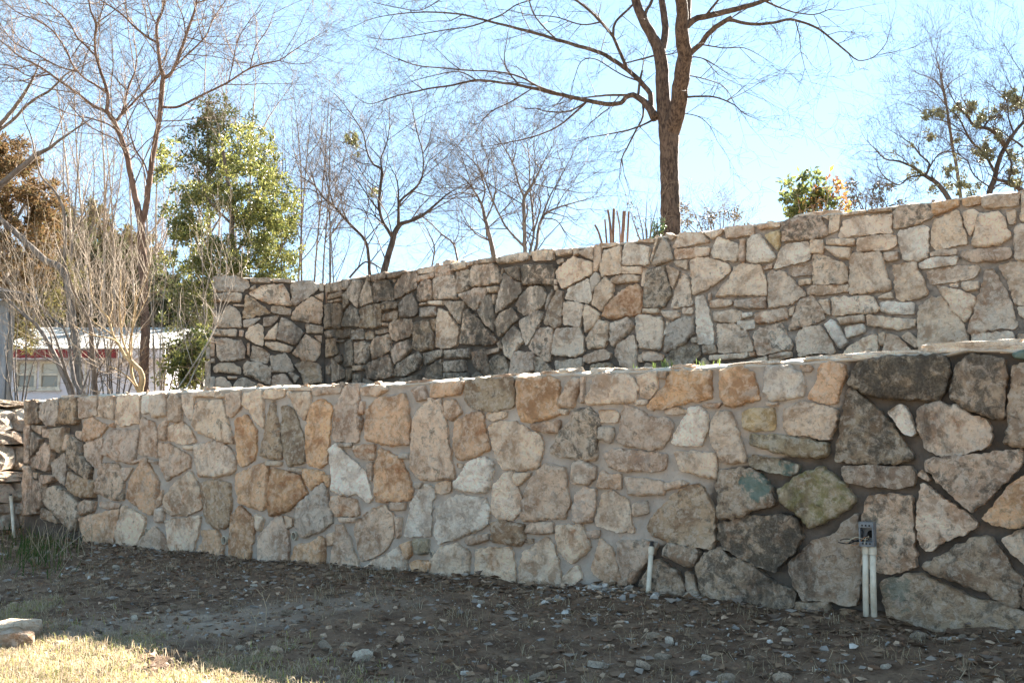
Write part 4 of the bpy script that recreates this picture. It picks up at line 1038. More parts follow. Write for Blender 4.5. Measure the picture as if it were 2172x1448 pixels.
# loose flat stones bedded on top of the walls
for pl, par, top, px, py, L, hh, code in [(PF, front, TOP_F, 140, 841, 0.26, 0.03, 'C3'), (PF, front, TOP_F, 1192, 790, 0.075, 0.045, 'W1'), (PF, front, TOP_F, 1262, 789, 0.09, 0.04, 'W1'), (PF, front, TOP_F, 430, 825, 0.05, 0.04, 'C1'),
        (PF, front, TOP_F, 1160, 793, 0.12, 0.03, 'C1'), (PF, front, TOP_F, 640, 819, 0.07, 0.02, 'C2'), (PF, front, TOP_F, 2060, 739, 0.42, 0.05, 'W1'), (PF, front, TOP_F, 2200, 738, 0.3, 0.05, 'W1'), (PF, front, TOP_F, 1900, 752, 0.42, 0.035, 'W2'), (PF, front, TOP_F, 1760, 757, 0.3, 0.03, 'W1'),
        (PF, front, TOP_F, 1440, 779, 0.12, 0.03, 'C1'), (PF, front, TOP_F, 730, 818, 0.25, 0.02, 'C1'), (PF, front, TOP_F, 880, 810, 0.2, 0.022, 'C1'), (PF, front, TOP_F, 1060, 798, 0.18, 0.022, 'C1'), (PF, front, TOP_F, 1350, 784, 0.16, 0.02, 'W1'), (PF, front, TOP_F, 1600, 771, 0.3, 0.022, 'W1'),
        (PB, back, TOP_B, 945, 558, 0.09, 0.07, 'C2'), (PB, back, TOP_B, 1730, 455, 0.34, 0.05, 'C1'), (PB, back, TOP_B, 1630, 472, 0.05, 0.03, 'C1')]:
    u, v = pl.uv(px, py)
    o = link('coping_stone', lump(L, 0.14, hh, px * 0.37, 3, 0.22), par, (u, 0.085, interp(top, u) + hh * 0.1), (0, 0, rng.uniform(-.1, .1)))
    set_stone(o, code, rng)

# rubble bedded along the crests
crest = [lump(1.0, 0.8, f, 5.1 * i, 1, 0.35) for i, f in enumerate((0.5, 0.7, 0.4, 0.6, 0.8))]
def crest_stones(pl, par, top, u0, u1, n, y0, smax):
    for k in range(n):
        u = u0 + (u1 - u0) * (k + rng.random()) / n
        s = 0.02 + smax * rng.random() ** 2
        o = link('coping_stone', rng.choice(crest), par, (u, y0 + rng.random() * 0.05, interp(top, u) + 0.004 + s * 0.1), (rng.gauss(0, .3), rng.gauss(0, .3), rng.uniform(0, 6.28)))
        o.scale = (s * 1.6, s * 1.2, s * 0.8); set_stone(o, rng.choice(['W1', 'C1', 'W0', 'C2']), rng)
crest_stones(PF, front, TOP_F, uL + 0.02, uR - 0.9, 30, 0.03, 0.03)
crest_stones(PB, back, TOP_B, uC + 0.05, uR2 - 0.9, 14, 0.03, 0.03)

# ---------------------------------------------------------------- dry-stacked wall at the far left
dry = empty('dry_stone_wall', (-4.72, 9.35, 0), 0)
tag(dry, 'rough dry-stacked ledge stone wall past the left end of the front wall', 'stone wall')
ta = math.atan2(0.95, 0.312)
tv = Vector((math.cos(ta), math.sin(ta), 0)); nv_ = Vector((math.sin(ta), -math.cos(ta), 0))
rows_ = [(1090, 1145), (1068, 1094), (1024, 1066), (1000, 1022), (945, 998), (914, 941), (866, 913), (848, 863)]
dr = random.Random(4)
for k, (ya, yb) in enumerate(rows_):
    z1 = at(25, ya, 9.4).z; z0 = at(25, yb, 9.4).z
    s = -1.3 + dr.uniform(0, 0.2)
    while s < 0.9:
        L = dr.uniform(0.24, 0.42) if k < 7 else dr.uniform(0.4, 0.6)
        dep = 0.3 + dr.uniform(-0.02, 0.02)
        out = dr.uniform(-0.03, 0.03) + (0.0 if k < 7 else -0.01)
        o = link('stone', lump(L, dep, (z1 - z0) * 1.04, dr.uniform(0, 50), 2, 0.2), dry, tv * (s + L / 2) + nv_ * (out - 0.15) + Vector((0, 0, (z0 + z1) / 2)), (0, 0, ta))
        set_stone(o, dr.choice(['G4', 'W2', 'C3', 'G3', 'W3']) if k < 7 else 'D5', dr)
        s += L + 0.012
mb = MB(); mb.box(-1.4, 0.24, -0.1, 1.1, 0.5, at(25, 853, 9.4).z)
fill = mb.build('rubble_core', plain('old_fill', (0.10, 0.085, 0.07), scale=30), dry, rot=(0, 0, ta))
# ---------------------------------------------------------------- ground
def front_dist(x, y):
    """metres in front of (negative: behind) the front wall's face"""
    return (5.74 - y - SL * x) / math.hypot(1, SL)
mound = PF.world(PF.uv(1310, 1240)[0], -0.12, 0)
hole = PF.world(PF.uv(1985, 1345)[0], -0.10, 0)
SHADE = 2.17
def gz(x, y):
    z = 0.022 * fbm(x * 0.8, y * 0.8, 1.0, 3) + 0.010 * fbm(x * 3.5, y * 3.5, 5.0, 3) + 0.012 * fbm(x * 12, y * 12, 2.0, 4)
    z += 0.055 * math.exp(-((x - mound.x) ** 2 + (y - mound.y) ** 2) / 0.09)
    z -= 0.07 * math.exp(-((x - hole.x) ** 2 + (y - hole.y) ** 2) / 0.02)
    s = front_dist(x, y)
    z += 0.03 * sstep(s, 0.35, 0.0) - 0.075 * sstep(s, 0.5, 2.1)
    return z
def ground_material():
    t = NT('dirt_and_straw'); v = objco(t)
    g = t.n('NewGeometry'); sep = t.n('SeparateXYZ'); t.l(v, sep.inputs[0])
    big = t.noise(v, 1.3, 4, 0.6); med = t.noise(v, 6, 7, 0.65); fin = t.noise(v, 45, 8, 0.75); gr = t.noise(v, 140, 4, 0.7)
    dirt = t.mix(t.step(med, 0.38, 0.62), (0.105, 0.06, 0.036), (0.215, 0.135, 0.086))
    dirt = t.mix(t.step(fin, 0.5, 0.68, 0, 0.8), dirt, (0.06, 0.035, 0.024))
    dirt = t.mix(t.step(gr, 0.60, 0.72, 0, 0.7), dirt, (0.27, 0.23, 0.20))
    pale = t.mix(fin, (0.28, 0.205, 0.15), (0.42, 0.325, 0.25))
    dirt = t.mix(t.vattr('sand'), dirt, pale)
    straw = t.mix(t.step(fin, 0.35, 0.65), (0.19, 0.14, 0.085), (0.33, 0.255, 0.165))
    straw = t.mix(t.step(med, 0.5, 0.7, 0, 0.5), straw, (0.18, 0.16, 0.07))
    k = t.math('ADD', t.vattr('straw'), t.math('MULTIPLY', t.math('SUBTRACT', med, 0.5), 0.6))
    t.col(t.mix(t.step(k, 0.35, 0.6), dirt, straw))
    t.bump(t.math('ADD', t.math('MULTIPLY', fin, 0.6), t.math('MULTIPLY', gr, 0.3)), 0.03, 1.0)
    return t.mat
M_GROUND = ground_material()
def straw_amt(x, y):
    return sstep(front_dist(x, y) + 0.42 * fbm(x * 2.6, y * 2.6, 8, 3) - 0.08 * x, 1.85, 2.45)
SANDS = [(at2, r) for at2, r in []]
def ground_pt(px, py):
    r = ray(px, py); z = 0.0
    for _ in range(6):
        p = Vector((0, 0, EYE)) + r * ((z - EYE) / r.z); z = -0.075 * sstep(front_dist(p.x, p.y), 0.5, 2.1)
    return p
SANDS = [(ground_pt(300, 1330), 0.42), (ground_pt(480, 1310), 0.4), (ground_pt(640, 1290), 0.35), (ground_pt(150, 1335), 0.3), (ground_pt(800, 1275), 0.3), (ground_pt(420, 1340), 0.3)]
def sand_amt(x, y):
    return min(0.9, sum(0.8 * math.exp(-((x - p.x) ** 2 + ((y - p.y) * 1.6) ** 2) / (r * r)) for p, r in SANDS)) * (0.5 + 0.9 * abs(fbm(x * 4, y * 4, 3, 3)))
xs = np.concatenate([[-400, -150, -60, -25, -14, -9], np.arange(-6.4, 4.6, 0.03), [5.5, 8, 14, 30, 80, 200, 400]])
ys = np.concatenate([[-400, -120, -40, -14, -6, -2, 0, 1.2, 2.0], np.arange(2.5, 10.6, 0.03), [11.5, 13, 16, 22, 40, 80, 200, 450]])
V, S1, S2 = [], [], []
for y in ys:
    for x in xs:
        near = -6.5 < x < 4.6 and 2.4 < y < 10.7 and front_dist(x, y) > -0.4
        V.append((x, y, gz(x, y) if near else (-0.095 if front_dist(x, y) > 0 else -0.1)))
        S1.append(straw_amt(x, y) if front_dist(x, y) > -0.5 else 0.4)
        S2.append(sand_amt(x, y) if near else 0)
nx = len(xs)
F = [(j * nx + i, j * nx + i + 1, (j + 1) * nx + i + 1, (j + 1) * nx + i) for j in range(len(ys) - 1) for i in range(nx - 1)]
me = np_mesh('ground', V, F, M_GROUND, smooth=True)
for nm, dat in (('straw', S1), ('sand', S2)):
    a = me.attributes.new(nm, 'FLOAT', 'POINT'); a.data.foreach_set('value', np.asarray(dat, dtype=np.float32))
tag(link('ground', me), kind='structure')
# terraces held by the walls
M_TER = plain('terrace_soil', (0.20, 0.155, 0.10), (0.10, 0.08, 0.06), 6, bump=0.02)
zt = 1.10; zu = 2.12
def pf(u, y): return PF.world(u, y, 0)
def pb(u, y): return PB.world(u, y, 0)
def slab(name, pts, z, drop):
    mb = MB(); n = len(pts)
    mb.add([(p[0], p[1], z) for p in pts] + [(p[0], p[1], z - drop) for p in pts], [tuple(range(n))] + [(i, i + n, (i + 1) % n + n, (i + 1) % n) for i in range(n)])
    return tag(mb.build(name, M_TER), kind='structure')
a, b = pf(uL + 0.6, 0.2), pf(uR, 0.2)
slab('terrace', [b, (60, b.y - 20, 0), (300, 400, 0), (-300, 400, 0), (-60, 60, 0), (-9, 11, 0), (-4.9, 10.45, 0), (-4.35, 10.45, 0), (-3.8, 10.0, 0), a], zt, 1.3)
a, b = pb(uC + 0.1, 0.2), pb(uR2, 0.2)
pe = PP.world(uP0 + 0.1, 0.25, 0)
slab('upper_terrace', [b, (40, b.y - 18, 0), (60, 60, 0), (-1.0, 60, 0), (pe.x + 0.2, 12, 0), pe, PP.world(-0.1, 0.25, 0)], zu, 1.2)

def terrain(x, y):
    """height of the held-back ground that trees stand on"""
    w = Vector((x, y, 0)) - PB.p
    return zu if -w.dot(PB.n) > 0.3 and w.dot(PB.t) > uC + 0.1 else zt
# ---------------------------------------------------------------- trees
def bark(name, c1, c2, sc=18, stretch=0.25, bd=0.012):
    t = NT(name); v = objco(t)
    mp = t.n('Mapping'); t.l(v, mp.inputs[0]); mp.inputs['Scale'].default_value = (1, 1, stretch)
    n = t.noise(mp.outputs[0], sc, 8, 0.7, 0.5); b = t.noise(v, 4, 3)
    c = t.mix(t.step(n, 0.38, 0.62), c1, c2)
    c = t.mix(t.step(b, 0.5, 0.7, 0, 0.5), c, tuple(x * 1.25 for x in c2))
    t.col(c); t.bump(n, bd, 1.0)
    return t.mat
B_MAIN = bark('dark_bark', (0.035, 0.023, 0.018), (0.13, 0.09, 0.067), 40, 0.35, 0.02)
B_RED = bark('reddish_bark', (0.09, 0.052, 0.036), (0.18, 0.11, 0.078), 20, 0.3)
B_GREY = bark('grey_bark', (0.10, 0.08, 0.068), (0.22, 0.185, 0.16), 20, 0.3)
B_PALE = bark('pale_bark', (0.24, 0.19, 0.145), (0.42, 0.36, 0.30), 14, 0.3)
B_TAN = bark('tan_bark', (0.30, 0.20, 0.10), (0.46, 0.34, 0.20), 14, 0.3)
B_BLACK = bark('oak_bark', (0.035, 0.028, 0.024), (0.10, 0.08, 0.07), 20, 0.3)
B_TWIG = plain('grey_twig', (0.20, 0.14, 0.10), (0.12, 0.085, 0.062), 6)
B_TWIGD = plain('dark_twig', (0.11, 0.075, 0.055), (0.06, 0.042, 0.032), 6)
B_TWIGP = plain('tan_twig', (0.34, 0.27, 0.20), (0.22, 0.17, 0.125), 6)
def leaf_mat(name, cols, trans=0.45, rough=0.45, spec=0.4):
    t = NT(name)
    g = t.n('NewGeometry')
    cr = t.n('ValToRGB'); t.l(g.outputs['Random Per Island'], cr.inputs[0])
    el = cr.color_ramp.elements
    while len(el) < len(cols): el.new(0.5)
    for i, c in enumerate(cols):
        el[i].position = i / max(1, len(cols) - 1); el[i].color = (*c, 1)
    t.col(cr.outputs[0]); t.b.inputs['Roughness'].default_value = rough; t.b.inputs['Specular IOR Level'].default_value = spec
    tr = t.n('BsdfTranslucent'); mx = t.n('MixShader'); mx.inputs[0].default_value = trans
    hs = t.n('HueSaturation'); hs.inputs['Value'].default_value = 1.3; t.l(cr.outputs[0], hs.inputs['Color'])
    t.l(hs.outputs[0], tr.inputs[0]); t.l(t.b.outputs[0], mx.inputs[1]); t.l(tr.outputs[0], mx.inputs[2]); t.l(mx.outputs[0], t.out.inputs[0])
    return t.mat

class Tree:
    """limbs from surveyed polylines; twigs grown off them"""
    def __init__(s, name, label, d, seed, bark, twig, cat='tree', group=None, base=None):
        s.rng = random.Random(seed); s.d = d; s.bark = bark; s.twig = twig
        s.pts = []            # (px, py, depth)
        s.limbs = []          # list of (points, radii)
        s.lab = (name, label, cat, group)
        s.root = None; s.tw = MB()
        s.base = base
    def limb(s, z, text, drift=None, dmin=0.0, free=None):
        x0, y0, sc = z
        for ln in text.strip().splitlines():
            n = [float(q) for q in ln.split()]
            P = [(x0 + n[i] * sc, y0 + n[i + 1] * sc, n[i + 2] * sc * 0.5) for i in range(0, len(n), 3)]
            if s.pts:
                q = min(s.pts, key=lambda p: (p[0] - P[0][0]) ** 2 + (p[1] - P[0][1]) ** 2)
                d0 = q[2]
                if math.hypot(q[0] - P[0][0], q[1] - P[0][1]) < 22: P[0] = (q[0], q[1], P[0][2])
            else: d0 = s.d
            k = s.rng.uniform(-0.75, 0.75) if drift is None else drift
            # smooth the polyline
            Q = []
            for i in range(len(P) - 1):
                p0, p1, p2, p3 = P[max(i - 1, 0)], P[i], P[i + 1], P[min(i + 2, len(P) - 1)]
                L = math.hypot(p2[0] - p1[0], p2[1] - p1[1]); m = max(2, int(L / 9))
                for j in range(m):
                    t = j / m; t2, t3 = t * t, t * t * t
                    Q.append(tuple(0.5 * (2 * p1[c] + (p2[c] - p0[c]) * t + (2 * p0[c] - 5 * p1[c] + 4 * p2[c] - p3[c]) * t2 + (3 * p1[c] - p0[c] - 3 * p2[c] + p3[c]) * t3) for c in range(3)))
            Q.append(P[-1])
            d = d0; W = []; Rr = []
            for i, q in enumerate(Q):
                if i: d += k * math.hypot(q[0] - Q[i - 1][0], q[1] - Q[i - 1][1]) * s.d / FPX
                d = max(d, dmin)
                s.pts.append((q[0], q[1], d))
                wob = min(2.2, q[2] * 0.35)
                p = at(q[0] + wob * noise.noise(Vector((i * 0.55, s.d, n[0]))), q[1] + wob * noise.noise(Vector((i * 0.55, n[1], s.d))), d)
                W.append(p); Rr.append(max(q[2], 0.35) * d / FPX)
            s.limbs.append((W, Rr))
        return s
    def grow(s, p, dirn, L, r, lev, up=0.15, wig=0.35, nch=3):
        g = s.rng
        n = 4 if lev > 0 else 3
        pts, rad = [p], [r]
        d = dirn.normalized()
        for i in range(n):
            d = (d + Vector((g.gauss(0, wig), g.gauss(0, wig), g.gauss(0, wig) + up)) * 0.45).normalized()
            p = p + d * (L / n)
            pts.append(p); rad.append(max(0.0012, r * (1 - 0.8 * (i + 1) / n)))
            if lev > 0 and i < n:
                for _ in range(nch if i else 1):
                    if g.random() < 0.62:
                        ax = Vector((g.gauss(0, 1), g.gauss(0, 1), g.gauss(0, 1))); ax -= d * ax.dot(d); ax.normalize()
                        a = g.uniform(0.45, 1.0)
                        s.grow(p, d * math.cos(a) + ax * math.sin(a), L * g.uniform(0.35, 0.6), rad[-1] * 0.8, lev - 1, up, wig, nch)
        s.tw.tube(pts, rad, 3, cap=False)
    def twigs(s, rmax, dens, L, lev=1, up=0.15, r=0.004, skip=0.15, nch=2):
        g = s.rng
        for W, Rr in s.limbs:
            acc = g.random()
            tot = len(W)
            for i in range(1, tot):
                seg = (W[i] - W[i - 1]).length
                if Rr[i] > rmax or i < tot * skip: continue
                acc += seg * dens
                while acc > 1:
                    acc -= 1
                    d = (W[i] - W[i - 1]).normalized()
                    ax = Vector((g.gauss(0, 1), g.gauss(0, 1), g.gauss(0, 1))); ax -= d * ax.dot(d); ax.normalize()
                    a = g.uniform(0.5, 1.15)
                    s.grow(W[i], d * math.cos(a) + ax * math.sin(a), L * g.uniform(0.45, 1.2), min(r, Rr[i] * 0.7), lev, up, 0.4, nch)
            s.grow(W[-1], W[-1] - W[-2], L * 0.8, min(r, Rr[-1] * 0.9), lev, up, 0.4, nch)
    def done(s, sides=8):
        W0 = s.limbs[0][0][0]
        gr = terrain(W0.x, W0.y)
        if W0.z > gr + 0.02:
            s.limbs[0][0].insert(0, Vector((W0.x, W0.y, gr - 0.12))); s.limbs[0][1].insert(0, s.limbs[0][1][0] * 1.15)
        s.root = empty(s.lab[0], s.base or (W0.x, W0.y, gr))
        tag(s.root, s.lab[1], s.lab[2], s.lab[3])
        for i, (W, Rr) in enumerate(s.limbs):
            mb = MB(); mb.tube(W, Rr, max(5, min(14, int(4 + Rr[0] * 110))))
            to_local(mb, s.root).build('trunk' if i == 0 else 'limb', s.bark, s.root, smooth=True)
        if s.tw.v:
            o = to_local(s.tw, s.root).build('twigs', s.twig, s.root)
            o['kind'] = 'stuff'
        return s.root

def leaves(centres, size, n, seed, fold=0.25, aspect=0.5, spread=None):
    """arrays of folded leaves: centres (k,4: x,y,z,radius)"""
    g = np.random.default_rng(seed)
    c = np.asarray(centres, dtype=float)
    w = c[:, 3] ** 2; idx = g.choice(len(c), n, p=w / w.sum())
    d = g.normal(size=(n, 3)); d /= np.linalg.norm(d, axis=1)[:, None]
    rr = g.random(n) ** 0.45
    P = c[idx, :3] + d * (rr * c[idx, 3])[:, None]
    ax = g.normal(size=(n, 3)) + d * 0.5 + np.array([0, 0, 0.15]); ax /= np.linalg.norm(ax, axis=1)[:, None]
    b = np.cross(ax, g.normal(size=(n, 3))); b /= np.linalg.norm(b, axis=1)[:, None]
    nn = np.cross(ax, b)
    L = size * g.uniform(0.6, 1.25, n)[:, None]; Wd = L * aspect
    base, tip, mid = P, P + ax * L, P + ax * L * 0.5
    s1 = mid + b * Wd * 0.5 + nn * Wd * fold; s2 = mid - b * Wd * 0.5 + nn * Wd * fold
    V = np.stack([base, s1, tip, s2], 1).reshape(-1, 3)
    i = np.arange(n)[:, None] * 4
    F = np.concatenate([i + [[0, 1, 2]], i + [[0, 2, 3]]], 1).reshape(-1, 3)
    return V, F
def leaf_obj(name, centres, size, n, mat, parent, seed, aspect=0.5, fold=0.25):
    V, F = leaves(centres, size, n, seed, fold, aspect)
    V = V - np.array(parent.location)
    o = link(name, np_mesh(name, V, F, mat), parent)
    o['kind'] = 'stuff'
    return o
def clumps(pts, d, seed, spread_d=0.5, sub=7):
    """(px, py, radius px) -> small leaf clusters spread about distance d"""
    g = random.Random(seed); out = []
    big, pts = pts, []
    for px, py, r in big:
        for _ in range(sub):
            a = g.uniform(0, 6.283); q = r * g.random() ** 0.6 * 1.1
            pts.append((px + q * math.cos(a), py + q * math.sin(a), r * g.uniform(0.22, 0.48)))
    for px, py, r in pts:
        dd = d + g.uniform(-spread_d, spread_d)
        p = at(px, py, dd); out.append((p.x, p.y, p.z, r * dd / FPX))
    return out

# the tall tree on the upper terrace
Z = (760, 0, 1140 / 2172)
T = Tree('bare_shade_tree', 'tall bare tree with thick dark trunk forking above the upper wall', 11.2, 21, B_MAIN, B_TWIGD)
T.limb(Z, '1262 1010 92 1262 950 84 1262 850 80 1260 760 77 1257 700 76 1256 600 78 1255 545 84 1250 500 76 1238 440 64 1230 380 58 1225 260 54 1214 200 52 1190 150 44 1150 80 40 1120 0 38 1100 -90 34 1060 -250 24 1000 -420 12 960 -560 4', drift=0.05)
T.limb(Z, """1258 545 78 1278 490 74 1292 430 70 1308 300 66 1320 220 62 1306 130 56 1310 60 50 1302 0 48 1296 -90 42 1300 -260 28 1280 -450 14 1260 -600 4
1222 220 34 1240 150 30 1236 70 30 1226 0 28 1215 -80 24 1190 -260 14 1170 -420 4
1308 140 34 1328 90 34 1326 30 40 1340 -60 34 1380 -220 20 1420 -400 6
1318 105 28 1355 82 26 1400 68 26 1500 45 24 1640 4 18 1720 -30 14 1820 -100 8 1920 -180 3
1342 245 24 1380 180 23 1440 112 22 1510 70 19
1200 480 40 1180 440 34 1150 408 28 1110 384 24 1080 396 20 1060 418 19 1000 420 19 930 408 18 850 390 17 760 370 15 650 345 12 580 335 10 480 325 9 380 345 8 280 360 7 150 390 5 50 420 3 0 400 2
1196 440 26 1180 380 23 1140 330 21 1090 285 19 1040 250 18 980 215 17 900 190 16 800 160 14 700 130 13 620 110 11 520 85 9.5 420 60 8 300 50 6.5 180 55 4.5 60 75 3 0 100 2
1095 285 15 1060 220 14 1030 150 13 980 90 12 930 40 11 880 0 10 840 -50 9 760 -160 4
1022 150 12 1040 90 11 1110 20 10 1150 -40 8 1180 -160 3""", None)
T.limb(Z, """1500 68 15 1560 95 14 1620 98 13 1680 92 12 1750 80 11 1850 112 9 1920 165 8 1980 215 7 2020 245 5 2080 232 4 2130 180 3 2152 110 2
1330 395 10 1380 390 9 1450 395 7 1520 425 5 1560 460 4 1612 482 2
1390 185 7 1480 195 5 1560 195 4 1640 235 2
850 390 9 740 355 9 650 310 8 560 290 7 450 285 6.5 340 275 6 240 265 5 150 235 4 80 200 2
930 410 8 850 450 7 760 450 6 720 438 4
920 412 10 870 460 8.5 800 515 7 700 555 6 610 575 5 520 592 3
1148 408 10 1150 470 9 1120 530 8 1085 600 7 1065 640 6 1055 720 3
1205 508 10 1130 514 8 1050 535 6.5 930 556 4
520 85 7 450 108 6 330 125 5 200 150 4 110 160 3 40 150 2
700 365 6 620 410 5.5 540 450 5 490 500 3
520 88 7 580 60 6 640 20 5.5 720 -5 5
1110 386 12 1020 384 10 960 390 8 870 400 5
1146 388 12 1138 330 11 1148 285 9
1112 236 6 1160 236 8 1202 224 9
60 10 3 150 30 4 250 42 4 330 0 5
1190 150 18 1160 60 15 1180 20 13 1210 -60 12 1260 -220 4
980 90 8 900 100 6 800 70 5 700 62 4
800 160 8 740 100 7 700 40 5 690 -20 4
650 345 7 600 280 6 590 220 4 600 170 3
480 325 6 410 290 5 330 300 4 250 320 3
1640 5 10 1700 30 8 1760 50 6 1840 60 5 1900 40 4
1400 68 12 1440 20 10 1480 -30 9
1340 300 7 1400 320 5 1470 345 4 1500 380 3
1318 460 5 1370 470 4 1420 510 3 1450 570 2
1340 250 6 1400 240 5 1480 290 3
1140 330 8 1060 300 6 960 240 5 900 250 4 870 330 3""", None)
T.twigs(0.03, 6.0, 0.5, 2, 0.04, 0.0052, 0.10, 2)
T.twigs(0.03, 1.0, 1.0, 2, 0.05, 0.008, 0.12, 2)
T.done()

# the tall forked tree at the left
Z = (0, 0, 700 / 1689)
T = Tree('forked_bare_tree', 'tall reddish bare tree with V-shaped fork behind the left end of the front wall', 12.5, 5, B_RED, B_TWIG)
T.limb(Z, '735 2060 50 738 1900 48 742 1700 46 738 1500 44 728 1300 42 722 1150 40 705 1050 33 690 1000 31 665 880 29 645 780 27 610 680 26 575 605 26 550 570 22 550 480 18 520 380 16 492 290 14 486 200 13 490 120 12 465 60 10 448 -30 8', drift=0.06)
T.limb(Z, """728 1150 36 748 1050 33 765 920 31 790 750 29 815 620 27 825 500 28 836 395 26 822 350 20 806 220 18 802 130 16 830 60 14 850 -40 12 900 -200 4
838 395 20 865 388 18 895 340 17 930 250 16 950 190 15 970 130 14 1000 40 12 1012 -40 10 1040 -200 3
560 590 20 520 560 18 480 545 16 400 480 15 300 410 13 200 340 11 100 290 10 40 240 8 -20 190 7
590 625 18 625 585 16 640 520 14 660 440 12 690 370 10 700 300 8
625 580 14 700 505 12 760 445 10 815 385 8
838 556 15 900 550 13 980 515 12 1070 470 11 1170 420 10 1280 350 9 1380 320 8 1430 310 7 1500 262 5 1580 210 4 1690 148 2""")
T.limb(Z, """806 222 14 740 180 12 680 130 11 620 70 9 520 5 7
545 470 13 480 430 12 430 400 11 370 330 11 340 260 10 270 160 9 200 110 8 100 70 6 20 10 4
492 290 11 440 235 10 400 200 10 375 150 10 330 90 9 250 20 7 215 -20 6
400 370 9 300 340 8 190 280 8 110 240 7 60 205 6 -10 110 4
895 342 11 960 280 10 1050 190 9 1090 100 7 1130 40 6 1170 -20 4
1170 420 7 1190 330 6 1220 200 5 1290 90 4
1280 350 7 1310 240 6 1370 150 5 1400 70 3
1430 312 5 1500 328 4 1580 320 3 1640 285 2
486 200 8 500 130 7 520 60 6 540 -20 5
606 680 11 560 640 9 480 610 8 380 590 6 300 560 5
650 800 10 600 720 8 540 690 7 450 640 6 380 560 4
765 920 10 740 840 8 690 760 8 660 660 6 640 560 5
815 640 9 760 560 8 720 470 6 700 400 5
806 130 8 770 60 7 750 -20 6
950 190 8 940 100 7 910 20 5
250 380 8 150 390 7 60 340 6 -10 330 4""")
T.twigs(0.032, 12, 0.6, 2, 0.12, 0.0048, 0.1, 2)
T.twigs(0.04, 3.0, 1.5, 3, 0.16, 0.010, 0.1, 2)
T.done()

# pale many-stemmed shrub-tree by the house
Z = (0, 600, 480 / 2172)
T = Tree('multi_stem_crape_myrtle', 'grey multi-stemmed bare shrub fanning out in front of the white house', 10.6, 8, B_GREY, B_TWIGP, 'shrub')
T.limb(Z, '710 1250 70 690 1080 64 620 900 58 560 760 50 500 640 44 430 520 40 350 400 32 230 310 26 100 180 18 30 90 12 -60 -60 8', drift=0.1)
T.limb(Z, """905 1250 60 910 1080 56 905 900 52 890 700 50 872 480 46 860 380 36 800 250 28 720 100 24 680 -20 18 640 -160 12
800 1250 44 775 1080 40 720 950 36 690 760 32 660 560 28 600 420 20 480 320 18 390 220 15 335 50 13 300 -120 9
740 1250 40 700 1050 36 640 880 30 600 740 28 560 600 22 500 450 18 430 300 14 400 120 11 420 -80 8
820 1080 20 845 880 18 880 760 16 930 640 14 960 480 12 950 250 10 980 60 8
890 1060 20 940 860 18 1000 750 15 1080 580 13 1110 420 10 1100 200 8
640 920 20 600 820 18 560 780 16 480 740 12 400 700 8
860 400 24 880 250 20 850 100 16 860 -60 12 840 -220 8
500 640 20 480 480 16 400 380 12 350 200 10 250 20 8
430 520 18 330 400 14 200 240 12 150 60 9 170 -100 6
800 260 12 880 160 10 940 20 9 960 -140 6
660 560 14 700 440 12 690 300 10 760 120 8 760 -80 6
690 760 14 740 640 12 750 480 10 820 360 8 900 260 6
905 900 14 980 860 10 1080 830 8 1180 800 6
560 760 14 520 640 12 440 600 10 340 560 8 260 440 6
300 350 10 240 200 9 200 40 7 180 -120 5
960 900 9 1060 860 7 1150 780 6 1220 740 4
950 960 8 1050 930 7 1160 900 5 1260 920 4""")
T.twigs(0.022, 16, 0.6, 1, 0.5, 0.004, 0.25, 1)
T.done()
T = Tree('yellow_barked_shrub', 'bare shrub with curved yellowish trunk against the white house wall', 10.0, 9, B_TAN, B_TWIGP, 'shrub')
T.limb(Z, '1345 1250 66 1345 1050 60 1372 930 54 1350 850 50 1320 815 48 1245 740 44 1195 695 34 1140 590 27 1085 500 24 1045 350 20 980 270 18 900 180 16 870 50 13 860 -100 9', drift=-0.05)
T.limb(Z, """1325 1050 44 1290 960 34 1262 860 30 1255 700 24 1265 560 18 1270 420 14 1290 250 10 1310 60 8
1235 730 28 1205 620 22 1180 560 20 1165 450 19 1150 250 17 1155 50 13 1160 -140 8
1240 735 24 1245 660 20 1250 540 18 1290 380 16 1310 180 14 1360 60 12 1410 -40 10 1440 -180 7
1085 505 14 1000 440 12 920 390 11 860 330 8
1140 590 16 1100 545 14 1000 520 12 880 500 10 760 440 8 700 400 6
1165 450 12 1200 300 10 1190 120 8 1220 -60 6
1050 360 12 1080 220 10 1070 60 8 1090 -120 6
1300 1000 14 1200 880 12 1100 820 10 1050 800 7
1290 380 10 1360 240 9 1420 120 8 1460 -60 6
980 270 10 960 130 9 980 -40 7""")
T.twigs(0.02, 16, 0.5, 1, 0.5, 0.0035, 0.3, 1)
T.done()
T = Tree('whippy_shrub', 'thin leaning bare stems growing beside the left end of the upper wall', 8.7, 10, B_PALE, B_TWIGP, 'shrub')
T.limb(Z, '1660 1120 16 1690 1040 16 1850 800 15 2000 560 14 2080 380 12 2120 180 9 2160 20 7 2172 -160 5', drift=0.02)
T.limb(Z, """1740 1120 14 1790 1000 14 1900 780 13 2020 520 12 2120 280 9 2200 80 7 2240 -80 5
1990 570 9 1960 460 8 1985 300 7 1975 100 6 2010 -80 4
2080 380 8 2070 200 7 2040 20 6 1960 -160 5 1900 -300 3
2040 480 9 2120 340 8 2180 200 6 2260 100 4
1850 800 8 1800 640 7 1760 480 6 1720 300 5
2000 560 7 2060 570 5 2100 575 3 2150 590 2""")
T.twigs(0.012, 4, 0.35, 0, 0.4, 0.003, 0.3, 1)
T.done()

